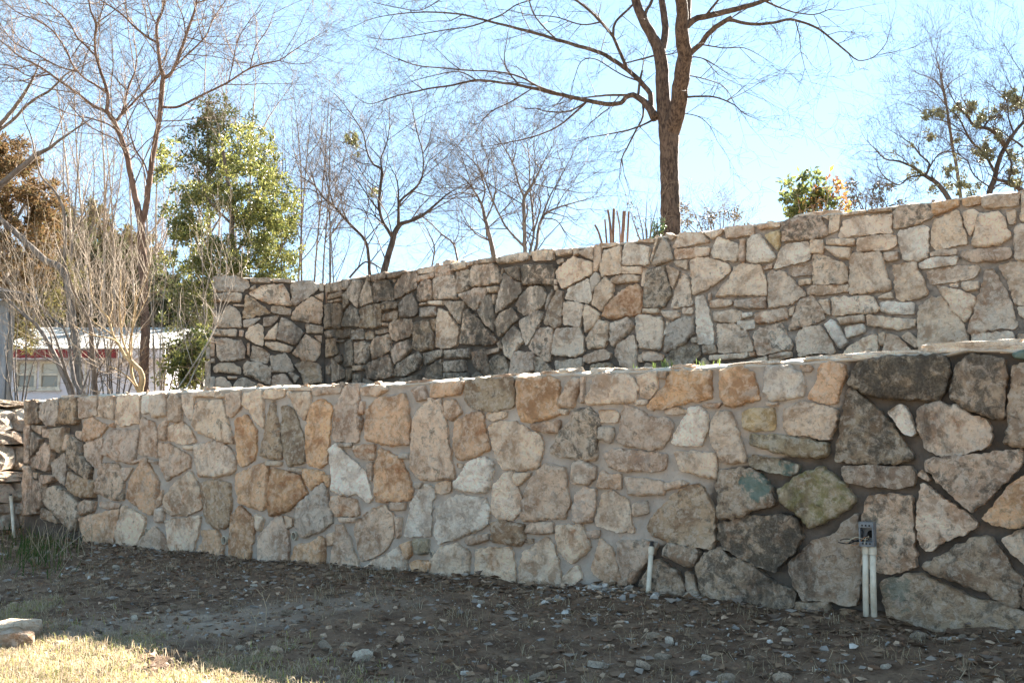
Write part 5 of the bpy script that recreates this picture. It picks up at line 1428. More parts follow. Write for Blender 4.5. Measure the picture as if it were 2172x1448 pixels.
# bare trees beyond the upper wall
Z = (620, 180, 800 / 2172)
T = Tree('bare_mesquite', 'bare dark crooked tree with mistletoe left of the middle, beyond the upper wall', 17, 31, B_BLACK, B_TWIGD)
T.limb(Z, '510 1180 48 530 1075 42 548 1000 38 572 920 36 600 830 32 628 800 26 680 785 20 740 758 18 800 712 15 880 640 9 950 595 5', drift=0.02)
T.limb(Z, """605 815 24 612 740 17 620 670 15 690 610 13 745 540 10 752 400 8 712 250 6 690 120 3
610 690 12 606 560 8 570 480 4
575 900 22 548 830 20 518 780 18 500 700 18 506 600 18 516 488 18 470 462 12 430 385 10 408 280 8 340 170 6 280 90 3
516 488 13 510 430 10 548 320 8 560 230 5 560 140 3
500 740 12 450 660 9 380 560 6 300 470 4
545 820 9 480 760 7 400 720 5 330 700 3
752 400 5 790 330 4 800 250 2
680 785 8 740 700 6 830 620 4 900 560 3
506 600 8 440 560 6 380 470 5 330 400 3
430 385 6 360 350 5 290 330 3""")
T.twigs(0.05, 8, 0.7, 2, 0.12, 0.006, 0.1, 2)
T.twigs(0.07, 2.6, 1.7, 3, 0.2, 0.014, 0.08, 2)
r_ = T.done()
M_MIST = leaf_mat('mistletoe', [(0.11, 0.115, 0.045), (0.17, 0.165, 0.07), (0.09, 0.095, 0.04)], 0.3)
leaf_obj('mistletoe', clumps([(745, 290, 11), (752, 300, 10), (738, 298, 7), (758, 330, 5), (797, 405, 7), (790, 412, 5)], 17, 3, 0.2), 0.06, 420, M_MIST, r_, 5)
T = Tree('bare_leaning_tree', 'bare tree leaning left just beside the crooked mistletoe tree', 19, 32, B_BLACK, B_TWIGD)
T.limb(Z, '450 1180 22 446 1080 20 432 930 18 400 870 17 330 800 16 240 700 14 180 650 11 130 580 8 50 530 5', drift=0.02)
T.limb(Z, """330 800 9 290 720 7 280 640 5 230 560 3
240 700 9 200 560 7 190 440 5 150 330 3
180 650 7 100 600 5 20 600 4 -60 560 2
432 940 8 470 860 6 500 800 4
215 1180 6 215 900 5 218 740 4 190 600 3
330 1110 14 420 1020 10 500 1050 9""")
T.twigs(0.06, 6, 0.8, 2, 0.2, 0.006, 0.05, 2)
T.twigs(0.07, 2.6, 1.7, 3, 0.2, 0.014, 0.08, 2)
T.done()
T = Tree('bare_elm', 'bare slim tree with dense thin twigs right behind the middle of the upper wall', 20, 33, B_GREY, B_TWIGD)
T.limb(Z, '1170 1080 32 1160 985 30 1142 900 27 1112 780 22 1090 690 16 1040 600 11 990 540 7 900 480 4', drift=0.02)
T.limb(Z, """1112 780 12 1150 700 10 1170 600 8 1160 500 5
1090 690 11 1110 600 9 1080 500 7 1060 420 5
1060 640 9 980 620 7 900 640 5 850 600 3
1142 900 10 1060 860 8 1000 780 6 960 700 4
1040 600 8 1000 480 6 960 380 4
1125 820 9 1200 760 7 1260 740 4
960 1060 14 930 920 11 860 860 9 790 790 6 740 750 4
800 1060 10 820 950 9 800 880 7 760 800 4
930 920 7 960 840 5 950 760 3""")
T.twigs(0.06, 8, 0.8, 2, 0.15, 0.006, 0.1, 2)
T.twigs(0.07, 2.6, 1.7, 3, 0.2, 0.014, 0.08, 2)
T.done()
T = Tree('bare_pecan', 'bare spreading vase-shaped tree left of the cut stubs, beyond the upper wall', 18, 34, B_GREY, B_TWIGD)
T.limb(Z, '1345 1080 26 1340 960 24 1336 800 22 1336 650 20 1385 570 14 1440 460 8 1500 350 4', drift=0.03)
T.limb(Z, """1330 650 13 1300 560 11 1270 450 9 1200 330 6 1140 250 3
1332 930 15 1240 830 13 1170 700 11 1110 550 9 1060 460 7 950 350 4
1368 1080 17 1370 960 16 1390 850 14 1380 700 12 1368 580 10 1362 400 7 1330 250 3
1400 1080 20 1402 945 19 1420 820 18 1450 750 16 1520 710 12 1620 680 8 1730 650 4
1440 770 13 1480 650 10 1540 540 8 1600 430 4
1400 860 11 1430 700 9 1420 620 7 1470 520 5 1560 480 3
1170 700 8 1130 640 6 1080 600 4 1000 590 3
1520 710 7 1580 610 5 1660 560 3
1385 570 8 1400 450 6 1390 330 4 1420 230 2
1270 450 6 1290 350 5 1270 260 3
1450 770 9 1520 780 7 1580 860 5 1620 900 3
1110 550 6 1130 450 5 1100 350 3""")
T.twigs(0.05, 8, 0.75, 2, 0.15, 0.006, 0.1, 2)
T.twigs(0.07, 2.6, 1.7, 3, 0.2, 0.014, 0.08, 2)
T.done()
# right-hand group
Z = (1620, 80, 552 / 1998)
T = Tree('slender_bare_tree', 'slender straight bare tree left of the dark live oak at the right', 16, 41, B_GREY, B_TWIG)
T.limb(Z, '1520 1330 30 1510 1200 28 1482 1000 26 1452 850 24 1422 650 22 1392 450 18 1350 250 12 1320 120 7 1352 15 3', drift=0.03)
T.limb(Z, """1392 450 10 1330 340 9 1250 300 7 1170 270 4
1380 420 9 1440 340 7 1520 290 4
1422 660 9 1330 630 7 1250 600 5
1400 520 9 1300 420 7 1200 410 5 1100 430 3
1450 850 9 1370 880 7 1300 870 5
1410 600 9 1480 520 8 1560 420 5 1620 380 3
1350 250 7 1300 180 5 1290 110 3
1452 850 9 1380 770 7 1260 770 5""")
T.twigs(0.06, 1.6, 1.2, 2, 0.2, 0.010, 0.1, 2)
T.twigs(0.05, 9, 0.7, 2, 0.25, 0.005, 0.1, 2)
T.done()
M_OAK = leaf_mat('oak_leaf', [(0.06, 0.065, 0.035), (0.11, 0.11, 0.06), (0.16, 0.15, 0.085), (0.07, 0.075, 0.04)], 0.25)
T = Tree('low_live_oak', 'low twisted dark oak with one limb leaning left over the upper wall', 15, 42, B_BLACK, B_TWIGD)
T.limb(Z, '1460 1330 44 1410 1220 40 1330 1120 36 1240 1060 30 1140 990 22 1040 950 16 930 930 12 850 850 8 780 780 4', drift=0.04)
T.limb(Z, """1240 1060 22 1272 970 17 1200 900 14 1150 830 10 1050 760 6 960 705 3
1225 1062 17 1120 1070 15 1040 1130 12 940 1080 10 880 1000 7 868 930 3
1270 1000 12 1340 900 10 1450 870 9 1520 860 6
1330 1120 16 1290 1060 12 1300 1030 10 1280 1010 7
1140 990 10 1060 920 8 1010 880 6 1030 800 3
1200 900 9 1190 820 7 1250 760 5
940 930 7 890 880 5 830 890 3""")
T.twigs(0.05, 12, 0.5, 2, 0.15, 0.006, 0.1, 2)
r_ = T.done()
def zc(pts, z): return [(z[0] + x * z[2], z[1] + y * z[2], r * z[2]) for x, y, r in pts]
leaf_obj('leaves', clumps(zc([(1170, 1045, 40), (1100, 1060, 30), (1150, 960, 30), (1290, 1160, 40), (1130, 830, 30), (1000, 890, 20)], Z), 15, 5), 0.045, 500, M_OAK, r_, 9)
T = Tree('dark_live_oak', 'dark twisted oak with clumps of small leaves at the right edge', 15.5, 43, B_BLACK, B_TWIGD)
T.limb(Z, '1715 1330 50 1735 1190 46 1772 1080 40 1802 950 36 1860 825 34 1920 740 28 2000 640 24 2100 540 20', drift=0.03)
T.limb(Z, """1870 830 34 1800 760 30 1720 700 28 1620 680 24 1560 600 16 1470 500 9 1430 430 5
1765 1030 24 1700 900 22 1600 800 19 1550 720 16 1500 620 13 1440 560 8 1370 560 5
2100 1280 44 1985 1180 40 1880 1110 32 1790 1090 24
1880 1100 18 1900 960 18 1850 850 16
1690 680 16 1740 620 13 1800 590 9 1840 540 5
1920 740 16 1880 620 12 1860 480 9 1760 380 5
2000 640 14 1960 480 10 1900 380 7 1850 280 4 1760 60 2
1700 1120 14 1620 1060 12 1560 940 10 1490 890 8 1500 830 8 1560 830 8
1600 800 12 1520 720 10 1440 700 7 1360 620 4
1990 840 20 1940 800 16 1880 760 10
2040 500 10 2000 320 7 1920 180 5 1850 60 3
1740 1180 14 1820 1120 12 1960 1160 10""")
T.twigs(0.07, 1.6, 1.3, 3, 0.15, 0.010, 0.1, 2)
T.twigs(0.06, 10, 0.6, 2, 0.12, 0.006, 0.08, 2)
r_ = T.done()
leaf_obj('leaves', clumps(zc([(1600, 560, 60), (1520, 560, 60), (1680, 610, 60), (1300, 580, 50), (1240, 590, 35), (1390, 590, 40), (1900, 470, 80), (1980, 530, 80), (1690, 860, 70), (1640, 880, 50), (1740, 850, 50), (1850, 780, 50), (1270, 750, 40), (1900, 1080, 60), (1970, 1110, 60), (1760, 740, 50), (1640, 660, 50), (1980, 960, 50), (1920, 900, 40), (2040, 700, 90), (1490, 790, 35), (1430, 1000, 50), (1420, 1110, 50), (1530, 1150, 60), (1610, 1180, 60), (1520, 1060, 30), (1480, 910, 30), (1780, 590, 50), (1580, 520, 40)], Z), 15.5, 6, 0.8), 0.05, 7000, M_OAK, r_, 10)

# shrubs on the upper terrace
def shrub(name, label, d, seed, px, py, w, h, n, barkm, twigm, L, lev=2, cat='shrub', dens=1.0):
    g = random.Random(seed)
    T = Tree(name, label, d, seed, barkm, twigm, cat)
    for i in range(n):
        a = (i + 0.5) / n * 2 - 1
        x1 = px + a * w * 0.5 * g.uniform(0.6, 1); y1 = py - h * (1 - 0.5 * a * a) * g.uniform(0.6, 0.95)
        bx = px + a * w * 0.12
        if i == 0: T.limb((0, 0, 1), f'{bx} {py} 5 {(bx + x1) / 2} {(py * 0.55 + y1 * 0.45)} 3.4 {x1} {y1} 1.5', g.uniform(-.5, .5))
        else:
            s0 = len(T.pts); T.pts.append((bx, py, d + g.uniform(-.2, .2)))
            T.limb((0, 0, 1), f'{bx} {py} 4 {(bx + x1) / 2 + g.uniform(-8, 8)} {(py * 0.55 + y1 * 0.45)} 2.8 {x1} {y1} 1.2', g.uniform(-.6, .6))
    T.twigs(0.05, 8 * dens, L, lev, 0.1, 0.004, 0.2, 2)
    return T.done()
M_DRY = leaf_mat('dry_leaf', [(0.09, 0.065, 0.045), (0.13, 0.10, 0.065), (0.065, 0.05, 0.035), (0.09, 0.085, 0.045)], 0.15)
r_ = shrub('tangled_dry_shrub', 'tangled brown twiggy shrub just right of the thick tree trunk', 11.5, 51, 1510, 520, 170, 90, 9, B_GREY, B_TWIGP, 0.34, 2, dens=1.5)
leaf_obj('dry_leaves', clumps([(1470, 470, 40), (1520, 465, 42), (1560, 480, 36), (1430, 480, 26), (1450, 440, 16)], 11.5, 5), 0.035, 1300, M_DRY, r_, 11)
r_ = shrub('brown_leafed_shrub', 'thin brown-leafed twiggy shrub right of the red-leafed bush', 12, 52, 1850, 470, 150, 85, 9, B_GREY, B_TWIG, 0.34, 2, dens=1.5)
leaf_obj('dry_leaves', clumps([(1830, 420, 36), (1860, 400, 30), (1890, 430, 30), (1800, 430, 20)], 12, 5), 0.045, 700, M_DRY, r_, 12)
r_ = shrub('sparse_twig_shrub', 'sparse bare twiggy shrub between the cut stubs and the thick trunk', 11, 53, 1372, 520, 90, 110, 7, B_GREY, B_TWIGP, 0.3, 1, dens=0.8)
leaf_obj('dry_leaves', clumps([(1360, 460, 30), (1385, 480, 20)], 11, 5), 0.035, 60, M_DRY, r_, 13)
M_DKGRN = leaf_mat('dark_ivy', [(0.02, 0.035, 0.015), (0.05, 0.07, 0.025)], 0.3)
r_ = shrub('small_green_bush', 'small dark green bush at the left foot of the thick tree trunk', 9.6, 54, 1397, 505, 30, 50, 4, B_GREY, B_TWIGD, 0.1, 1)
leaf_obj('leaves', clumps([(1396, 485, 14), (1400, 470, 8), (1392, 496, 12)], 9.6, 5, 0.1), 0.04, 160, M_DKGRN, r_, 13)
# red-tip bush close behind the upper wall
r_ = shrub('red_tip_bush', 'round leafy bush with green and rust-red leaves on top of the upper wall', 7.75, 55, 1730, 500, 130, 120, 9, B_GREY, B_TWIGP, 0.14, 1)
M_RED = leaf_mat('red_tip_leaf', [(0.15, 0.05, 0.02), (0.20, 0.09, 0.03), (0.17, 0.14, 0.035), (0.20, 0.08, 0.03)], 0.35, 0.3, 0.5)
M_GRN = leaf_mat('green_tip_leaf', [(0.06, 0.085, 0.025), (0.13, 0.145, 0.04), (0.05, 0.07, 0.025), (0.17, 0.165, 0.05)], 0.4, 0.3, 0.5)
leaf_obj('red_leaves', clumps([(1740, 410, 30), (1765, 385, 22), (1775, 420, 28), (1800, 440, 20), (1720, 420, 26), (1730, 440, 30), (1755, 395, 20), (1780, 440, 20)], 7.75, 7, 0.12), 0.058, 230, M_RED, r_, 21, 0.5)
leaf_obj('green_leaves', clumps([(1680, 420, 22), (1668, 390, 10), (1690, 440, 24), (1700, 400, 22), (1712, 372, 14), (1730, 420, 26), (1735, 395, 20), (1660, 410, 8), (1676, 385, 8), (1690, 455, 20), (1745, 440, 24), (1722, 365, 8), (1810, 455, 12)], 7.75, 8, 0.12), 0.058, 820, M_GRN, r_, 22, 0.5)

# pollarded stubs
Z = (620, 180, 800 / 2172)
pol = empty('cut_back_tree', at(1303, 520, 9.6))
tag(pol, 'cluster of bare sawn-off trunks standing behind the upper wall', 'tree stump')
g = random.Random(3)
for ln in ['1790 960 13 1782 910 13 1765 850 12 1743 806 11', '1812 960 12 1810 900 11 1800 775 10', '1842 960 17 1836 900 16 1830 800 14 1818 720 12', '1846 960 20 1846 900 18 1852 715 16', '1900 960 24 1900 895 22 1908 800 21 1912 728 22', '1890 960 10 1886 820 9 1870 725 8', '1932 960 14 1930 890 13 1938 730 12']:
    n = [float(q) for q in ln.split()]; dd = 9.6 + g.uniform(-.12, .12)
    W = [at(Z[0] + n[i] * Z[2], Z[1] + n[i + 1] * Z[2], dd) for i in range(0, len(n), 3)]; Rr = [n[i + 2] * Z[2] * 0.5 * dd / FPX for i in range(0, len(n), 3)]
    mb = MB(); mb.tube(W, Rr, 9)
    st = to_local(mb, pol).build('trunk', B_RED, pol, smooth=False)
    cm = MB(); e1 = W[-1] + (W[-1] - W[-2]).normalized() * 0.002; cm.tube([W[-1], e1], [Rr[-1] * 0.92] * 2, 9)
    to_local(cm, pol).build('sawn_end', plain('sawn_wood', (0.42, 0.32, 0.2), (0.3, 0.22, 0.14), 30), st)

# leafy evergreen at the left
M_EVG = leaf_mat('evergreen_leaf', [(0.05, 0.065, 0.02), (0.12, 0.13, 0.035), (0.20, 0.19, 0.055), (0.06, 0.08, 0.025), (0.24, 0.215, 0.07)], 0.5, 0.35, 0.5)
M_CED = leaf_mat('cedar_leaf', [(0.03, 0.038, 0.018), (0.075, 0.08, 0.032), (0.045, 0.052, 0.024)], 0.25, 0.7, 0.1)
M_RUST = leaf_mat('rusty_foliage', [(0.11, 0.065, 0.03), (0.15, 0.09, 0.04), (0.075, 0.05, 0.027), (0.11, 0.09, 0.04)], 0.25, 0.8, 0.1)
M_GOLD = leaf_mat('gold_green_foliage', [(0.08, 0.075, 0.028), (0.13, 0.11, 0.04), (0.05, 0.052, 0.022), (0.14, 0.095, 0.04)], 0.3, 0.8, 0.1)
def leafy(name, label, d, seed, trunk, cl, size, n, mat, bk, sd=0.9, aspect=0.5, leafname='crown', twd=3.0):
    T = Tree(name, label, d, seed, bk, B_TWIGD)
    T.limb((0, 0, 1), trunk[0], 0.02)
    for t in trunk[1:]: T.limb((0, 0, 1), t)
    T.twigs(0.05, twd, 0.6, 1, 0.15, 0.006, 0.15, 2)
    r = T.done()
    leaf_obj(leafname, clumps(cl, d, seed, sd, 11), size, n, mat, r, seed, aspect)
    return r
leafy('broadleaf_evergreen', 'leafy yellow-green evergreen tree above the left end of the upper wall', 14.5, 61,
      ['500 900 22 498 800 20 495 700 18 492 560 14 490 430 10 470 300 6', '495 700 8 560 600 6 610 500 3', '494 640 8 440 560 6 400 470 3', '492 560 7 540 460 5 580 380 3', '490 480 6 440 420 4 410 350 3', '498 760 8 580 700 6 620 640 3', '498 740 8 430 680 6 380 620 3', '500 820 8 420 790 5 370 740 3'],
      [(505, 330, 44), (550, 350, 40), (480, 390, 50), (540, 410, 55), (590, 400, 40), (450, 440, 55), (520, 470, 60), (590, 470, 55), (420, 500, 45), (480, 540, 60), (550, 540, 60), (610, 545, 30), (600, 440, 40), (400, 560, 40), (440, 600, 55), (380, 430, 35), (350, 370, 30), (365, 330, 28),
       (520, 600, 55), (580, 590, 45), (420, 670, 50), (370, 620, 35), (400, 730, 45), (440, 760, 40), (520, 290, 30), (560, 300, 26), (390, 500, 40), (500, 590, 40), (600, 575, 30), (560, 480, 45), (480, 650, 50), (380, 790, 40), (420, 810, 30), (340, 560, 20), (360, 690, 25)],
      0.058, 36000, M_EVG, B_GREY, 0.9, 0.48)
leafy('young_cedar', 'dark green juniper top rising behind the leafy evergreen', 17, 62,
      ['445 900 16 444 600 12 442 400 8 440 220 3', '443 500 5 480 440 3', '443 480 5 410 420 3', '442 380 4 470 320 2', '442 360 4 415 310 2'],
      [(440, 215, 22), (450, 235, 30), (430, 260, 34), (460, 270, 34), (480, 245, 20), (425, 300, 40), (470, 310, 40), (440, 340, 44), (410, 350, 30), (490, 340, 30), (440, 400, 50), (530, 250, 14), (525, 270, 16)],
      0.10, 3600, M_CED, B_GREY, 0.5, 0.3)
leafy('rusty_cypress', 'rust-brown leafed tree at the far left edge behind the bare branches', 20, 63,
      ['6 900 16 10 700 15 14 500 12 14 330 6', '21 600 10 70 540 6 110 480 3', '20 500 9 60 420 5', '20 560 9 -30 480 5'],
      [(10, 310, 34), (30, 340, 36), (60, 330, 22), (10, 370, 40), (50, 380, 40), (20, 430, 44), (90, 440, 36), (110, 460, 30), (50, 500, 44), (10, 540, 44), (110, 400, 16), (0, 590, 44), (80, 560, 40), (125, 420, 14), (40, 610, 30), (100, 500, 30), (-40, 420, 50), (-40, 520, 50)],
      0.11, 17000, M_RUST, B_GREY, 0.9, 0.35)
leafy('golden_cedar', 'yellow-green conifer overhanging the white house roof at the left', 21, 64,
      ['-14 980 14 -8 800 13 20 660 9 60 560 4', '10 690 5 90 650 3', '-4 740 5 20 660 3'],
      [(20, 570, 30), (60, 590, 36), (100, 600, 34), (140, 610, 30), (30, 640, 36), (80, 640, 36), (120, 650, 30), (10, 690, 30), (45, 710, 24), (60, 725, 18), (40, 690, 26), (150, 580, 26), (65, 735, 14), (30, 730, 14)],
      0.10, 5000, M_GOLD, B_GREY, 0.9, 0.35)
leafy('dark_cedar', 'dense dark cedar standing behind the white house roof', 34, 65,
      ['160 900 20 160 700 18 165 560 12 170 460 5', '160 660 6 220 600 4', '160 640 6 100 590 4'],
      [(130, 520, 26), (240, 540, 30), (300, 580, 30), (60, 590, 30), (330, 620, 30), (20, 630, 26), (170, 480, 22), (160, 520, 30), (190, 540, 32), (150, 570, 36), (200, 590, 36), (230, 600, 30), (110, 600, 32), (170, 630, 40), (220, 650, 40), (120, 660, 40), (260, 640, 34), (70, 680, 34), (270, 690, 30), (180, 690, 44), (110, 700, 40), (240, 700, 30), (40, 660, 24), (300, 640, 26), (320, 690, 26), (290, 600, 22)],
      0.22, 34000, M_CED, B_BLACK, 0.9, 0.35)
r_ = shrub('green_privet', 'leafy green shrub beside the left end of the upper wall', 11.8, 66, 400, 900, 110, 210, 7, B_GREY, B_TWIG, 0.3, 1)
leaf_obj('leaves', clumps([(390, 770, 30), (420, 760, 26), (370, 760, 20), (400, 790, 34), (425, 790, 24), (380, 735, 16), (440, 740, 20), (360, 780, 18), (430, 720, 22)], 11.8, 8, 0.3), 0.07, 1300, M_EVG, r_, 24)
leafy('dark_juniper', 'dark green juniper filling the gap under the leafy evergreen', 30, 67,
      ['380 900 20 380 760 16 385 640 8', '380 760 6 330 680 4', '382 740 6 440 680 4'],
      [(340, 640, 40), (390, 620, 40), (430, 640, 34), (340, 700, 44), (400, 700, 44), (450, 710, 30), (360, 770, 44), (420, 780, 40), (300, 720, 30), (440, 830, 30), (380, 830, 34), (310, 660, 30), (470, 650, 26)],
      0.21, 26000, M_CED, B_BLACK, 0.9, 0.35)
leafy('olive_cedar', 'olive and rust coloured cedar between the rusty cypress and the white house roof', 36, 68,
      ['230 900 20 228 700 16 225 520 8', '228 660 6 290 600 4', '228 640 6 160 590 4'],
      [(150, 480, 26), (200, 455, 24), (285, 510, 28), (330, 570, 28), (110, 500, 26), (320, 520, 20), (60, 560, 30), (220, 500, 30), (250, 540, 36), (200, 560, 36), (280, 590, 36), (240, 610, 44), (180, 620, 40), (130, 600, 36), (300, 640, 36), (250, 680, 44), (190, 690, 44), (120, 690, 40), (310, 700, 34), (80, 620, 34), (50, 690, 34), (150, 540, 26), (100, 540, 26)],
      0.20, 32000, M_GOLD, B_BLACK, 1.2, 0.35)
# thin saplings filling the thicket behind
def thicket(label, d, seed, x0, x1, yb, ytops, n, barkm, twigm, name='bare_sapling', group=None, r=5, L=0.5, lev=1, dens=3.0, lean=40):
    g = random.Random(seed)
    for i in range(n):
        x = x0 + (x1 - x0) * (i + g.uniform(0.15, 0.85)) / n
        yt = g.uniform(*ytops); lx = g.uniform(-lean, lean)
        T = Tree(name, label, d + g.uniform(-1, 1), seed * 100 + i, barkm, twigm, 'sapling', group)
        rr = r * g.uniform(0.7, 1.3)
        T.limb((0, 0, 1), f'{x} {yb} {rr} {x + lx * .2} {yb + (yt - yb) * .35} {rr * .85} {x + lx * .6 + g.uniform(-8, 8)} {yb + (yt - yb) * .7} {rr * .55} {x + lx} {yt} {rr * .22}', 0.02)
        for _ in range(4):
            k = g.uniform(0.3, 0.8); sx = x + lx * k * 0.9; sy = yb + (yt - yb) * k
            q = g.choice([-1, 1])
            T.limb((0, 0, 1), f'{sx} {sy} {rr * .5} {sx + q * g.uniform(15, 40)} {sy - g.uniform(40, 90)} {rr * .35} {sx + q * g.uniform(25, 80)} {sy - g.uniform(110, 220)} {rr * .15}')
        T.twigs(0.04, dens, L * d / 16, lev, 0.3, 0.0045 * d / 16, 0.1, 2)
        T.done()
thicket('thin pale bare sapling in the thicket behind the white house and evergreen', 31, 71, 150, 560, 900, (20, 300), 14, B_PALE, B_TWIG, group='saplings in the left thicket', r=6, dens=6)
thicket('thin dark bare sapling among the twigs at the far left', 30, 72, -30, 150, 900, (260, 480), 9, B_GREY, B_TWIGP, group='saplings at the far left', r=6, dens=6)
thicket('faint bare sapling between the leafy evergreen and the crooked mistletoe tree', 19, 73, 590, 720, 760, (170, 360), 8, B_GREY, B_TWIG, group='saplings beside the evergreen', r=4, lev=1, dens=6)
# low tangled brush
for k, (px, w, h, d, lab) in enumerate([(40, 110, 300, 13, 'tangled pale brush at the far left, above the dry-stacked wall'), (180, 140, 300, 12.4, 'tangled pale brush in front of the house window'), (240, 190, 360, 13.2, 'tangled pale brush in front of the right end of the white house'),
        (335, 170, 330, 12.8, 'tangled pale brush between the white house and the leafy evergreen'), (470, 210, 470, 12.2, 'tall arching pale stems veiling the leafy evergreen')]):
    shrub('tangled_brush', lab, d, 90 + k, px, 870, w, h, (5, 6, 9, 10, 9)[k], B_PALE if k % 2 else B_GREY, B_TWIGP if k != 2 else B_TWIG, 0.55, 1, dens=0.9)
# leaning grey limbs entering from the left edge
Z = (0, 0, 700 / 1689)
T = Tree('leaning_grey_tree', 'thick grey leaning bare tree at the far left edge', 13.5, 81, B_GREY, B_TWIG)
T.limb(Z, '420 2100 40 380 1700 40 330 1400 38 230 1330 34 100 1210 30 0 1120 26 -80 1060 22', 0.02)
T.limb(Z, """-60 1000 36 0 950 34 80 880 30 180 800 24 250 760 18 330 700 12 420 640 8 480 600 5
-60 720 26 0 640 24 60 570 20 130 470 17 180 380 10 200 320 6
0 700 16 60 620 16 160 520 14 260 460 12 340 380 9 420 340 6 470 310 4
340 1400 20 330 1100 16 280 980 14 210 900 10 180 780 7
250 760 9 300 640 7 360 520 5 420 450 3
180 800 9 160 700 7 120 600 5 110 480 3""")
T.twigs(0.04, 5.5, 0.5, 1, 0.15, 0.005, 0.1, 2)
T.done()
# ---------------------------------------------------------------- the house and the metal shed
D = 25.0
def zat(py, d=D): return at(1086, py, d).z
def xat(px, d=D): return at(px, 800, d).x
M_SIDING = plain('white_siding', (0.62, 0.60, 0.65), (0.57, 0.55, 0.60), 3, 0.7)
M_REDF = plain('red_fascia', (0.22, 0.03, 0.035), (0.17, 0.025, 0.03), 8, 0.6)
M_ROOF = plain('pale_roofing', (0.52, 0.50, 0.46), (0.40, 0.385, 0.355), 5, 0.8)
M_FRAME = plain('cream_window_frame', (0.62, 0.58, 0.50), None, 8, 0.6)
def glass_mat(name, c):
    t = NT(name); t.col(c); t.b.inputs['Roughness'].default_value = 0.08; t.b.inputs['Specular IOR Level'].default_value = 0.5
    return t.mat
M_PANE = glass_mat('window_glass', (0.20, 0.19, 0.165)); M_PANE2 = glass_mat('window_glass_blind', (0.42, 0.40, 0.34))
x0, x1 = xat(-60), xat(352); zb, ze, zf, zr = zt, zat(762), zat(744), zat(719)
house = empty('white_house', (x0, D, zb)); tag(house, 'low white house with red fascia and pale roof behind the left bare trees', 'house')
def hb(name, m, X0, Y0, Z0, X1, Y1, Z1, par=None):
    mb = MB(); mb.box(X0, Y0, Z0, X1, Y1, Z1)
    return to_local(mb, house).build(name, m, par or house)
Wx = [(xat(34), xat(78)), (xat(84), xat(128))]; wz0, wz1, wzm = zat(825), zat(766), zat(794)
# wall built round the window openings
hb('wall', M_SIDING, x0, D, zb, Wx[0][0], D + 0.15, ze); hb('wall', M_SIDING, Wx[0][1], D, zb, Wx[1][0], D + 0.15, ze)
hb('wall', M_SIDING, Wx[1][1], D, zb, x1, D + 0.15, ze)
for a, b in Wx:
    hb('wall', M_SIDING, a, D, zb, b, D + 0.15, wz0); hb('wall', M_SIDING, a, D, wz1, b, D + 0.15, ze)
hb('wall', M_SIDING, x1 - 0.15, D + 0.15, zb, x1, D + 7, ze)
hb('wall', M_SIDING, x0, D + 6.85, zb, x1 - 0.15, D + 7, ze)
for a, b in Wx:
    mb = MB(); w = 0.055
    for q in ((a, wz0, b, wz0 + w), (a, wz1 - w, b, wz1), (a, wz0 + w, a + w, wz1 - w), (b - w, wz0 + w, b, wz1 - w), (a + w, wzm - w / 2, b - w, wzm + w / 2)):
        mb.box(q[0], D - 0.03, q[1], q[2], D + 0.05, q[3])
    f = to_local(mb, house).build('window', M_FRAME, house)
    for z0_, z1_, m in ((wz0 + w, wzm - w / 2, M_PANE), (wzm + w / 2, wz1 - w, M_PANE2)):
        p = MB(); p.box(a + w, D + 0.02, z0_, b - w, D + 0.035, z1_)
        to_local(p, house).build('pane', m, f)
    hb('sill', M_FRAME, a - 0.04, D - 0.07, wz0 - 0.05, b + 0.04, D - 0.002, wz0 - 0.002, None)
hb('fascia', M_REDF, x0 - 0.2, D - 0.42, ze, xat(262), D - 0.38, zf)
hb('fascia', M_SIDING, xat(262) + 0.003, D - 0.42, ze, x1 + 0.1, D - 0.38, zf)
hb('soffit', M_SIDING, x0 - 0.2, D - 0.38, ze - 0.03, x1 + 0.1, D - 0.003, ze - 0.002)
hb('downspout', M_FRAME, xat(181), D - 0.07, zb, xat(183.5), D - 0.003, ze - 0.03)
mb = MB()
n = 22
for i in range(n):
    a = x0 - 0.2 + (x1 + 0.3 - x0) * i / n; b = x0 - 0.2 + (x1 + 0.3 - x0) * (i + 1) / n
    mb.add([(a, D - 0.44, zf), (b - 0.02, D - 0.44, zf), (b - 0.02, D + 3.4, zf + 1.0), (a, D + 3.4, zf + 1.0), (b - 0.02, D - 0.44, zf + 0.03), (a, D - 0.44, zf + 0.03)], [(0, 1, 2, 3), (0, 5, 4, 1), (5, 3, 2, 4)])
    mb.box(b - 0.02, D - 0.44, zf, b, D - 0.40, zf + 0.05)
mb.add([(x0 - 0.2, D + 3.4, zf + 1.0), (x1 + 0.1, D + 3.4, zf + 1.0), (x1 + 0.1, D + 7.2, zf), (x0 - 0.2, D + 7.2, zf)], [(0, 1, 2, 3)])
to_local(mb, house).build('roof', M_ROOF, house)
D2 = 14.0
c0 = at(17, 860, D2)
SHA = math.atan2(-0.82, -0.57)          # its long side runs from the visible corner towards the left of the viewer
shed = empty('metal_shed', (c0.x, c0.y, zt), SHA)
tag(shed, 'grey corrugated metal shed with dark eave at the far left edge', 'shed')
M_METAL = plain('galvanised_sheet', (0.36, 0.38, 0.41), (0.27, 0.285, 0.31), 6, 0.45, spec=0.5)
zs = zat(640, D2) - zt
prof = []
xx = 0.0
while xx < 5.0:
    for dx, dy in ((0, 0), (0.06, 0), (0.075, 0.025), (0.115, 0.025), (0.13, 0)): prof.append((xx + dx, dy))
    xx += 0.19
k = len(prof)
mb = MB(); mb.add([(x, y, 0) for x, y in prof] + [(x, y, zs) for x, y in prof], [(i, i + 1, k + i + 1, k + i) for i in range(k - 1)])
mb.add([(0, 0, 0), (0, -4, 0), (0, -4, zs), (0, 0, zs)], [(0, 1, 2, 3)])
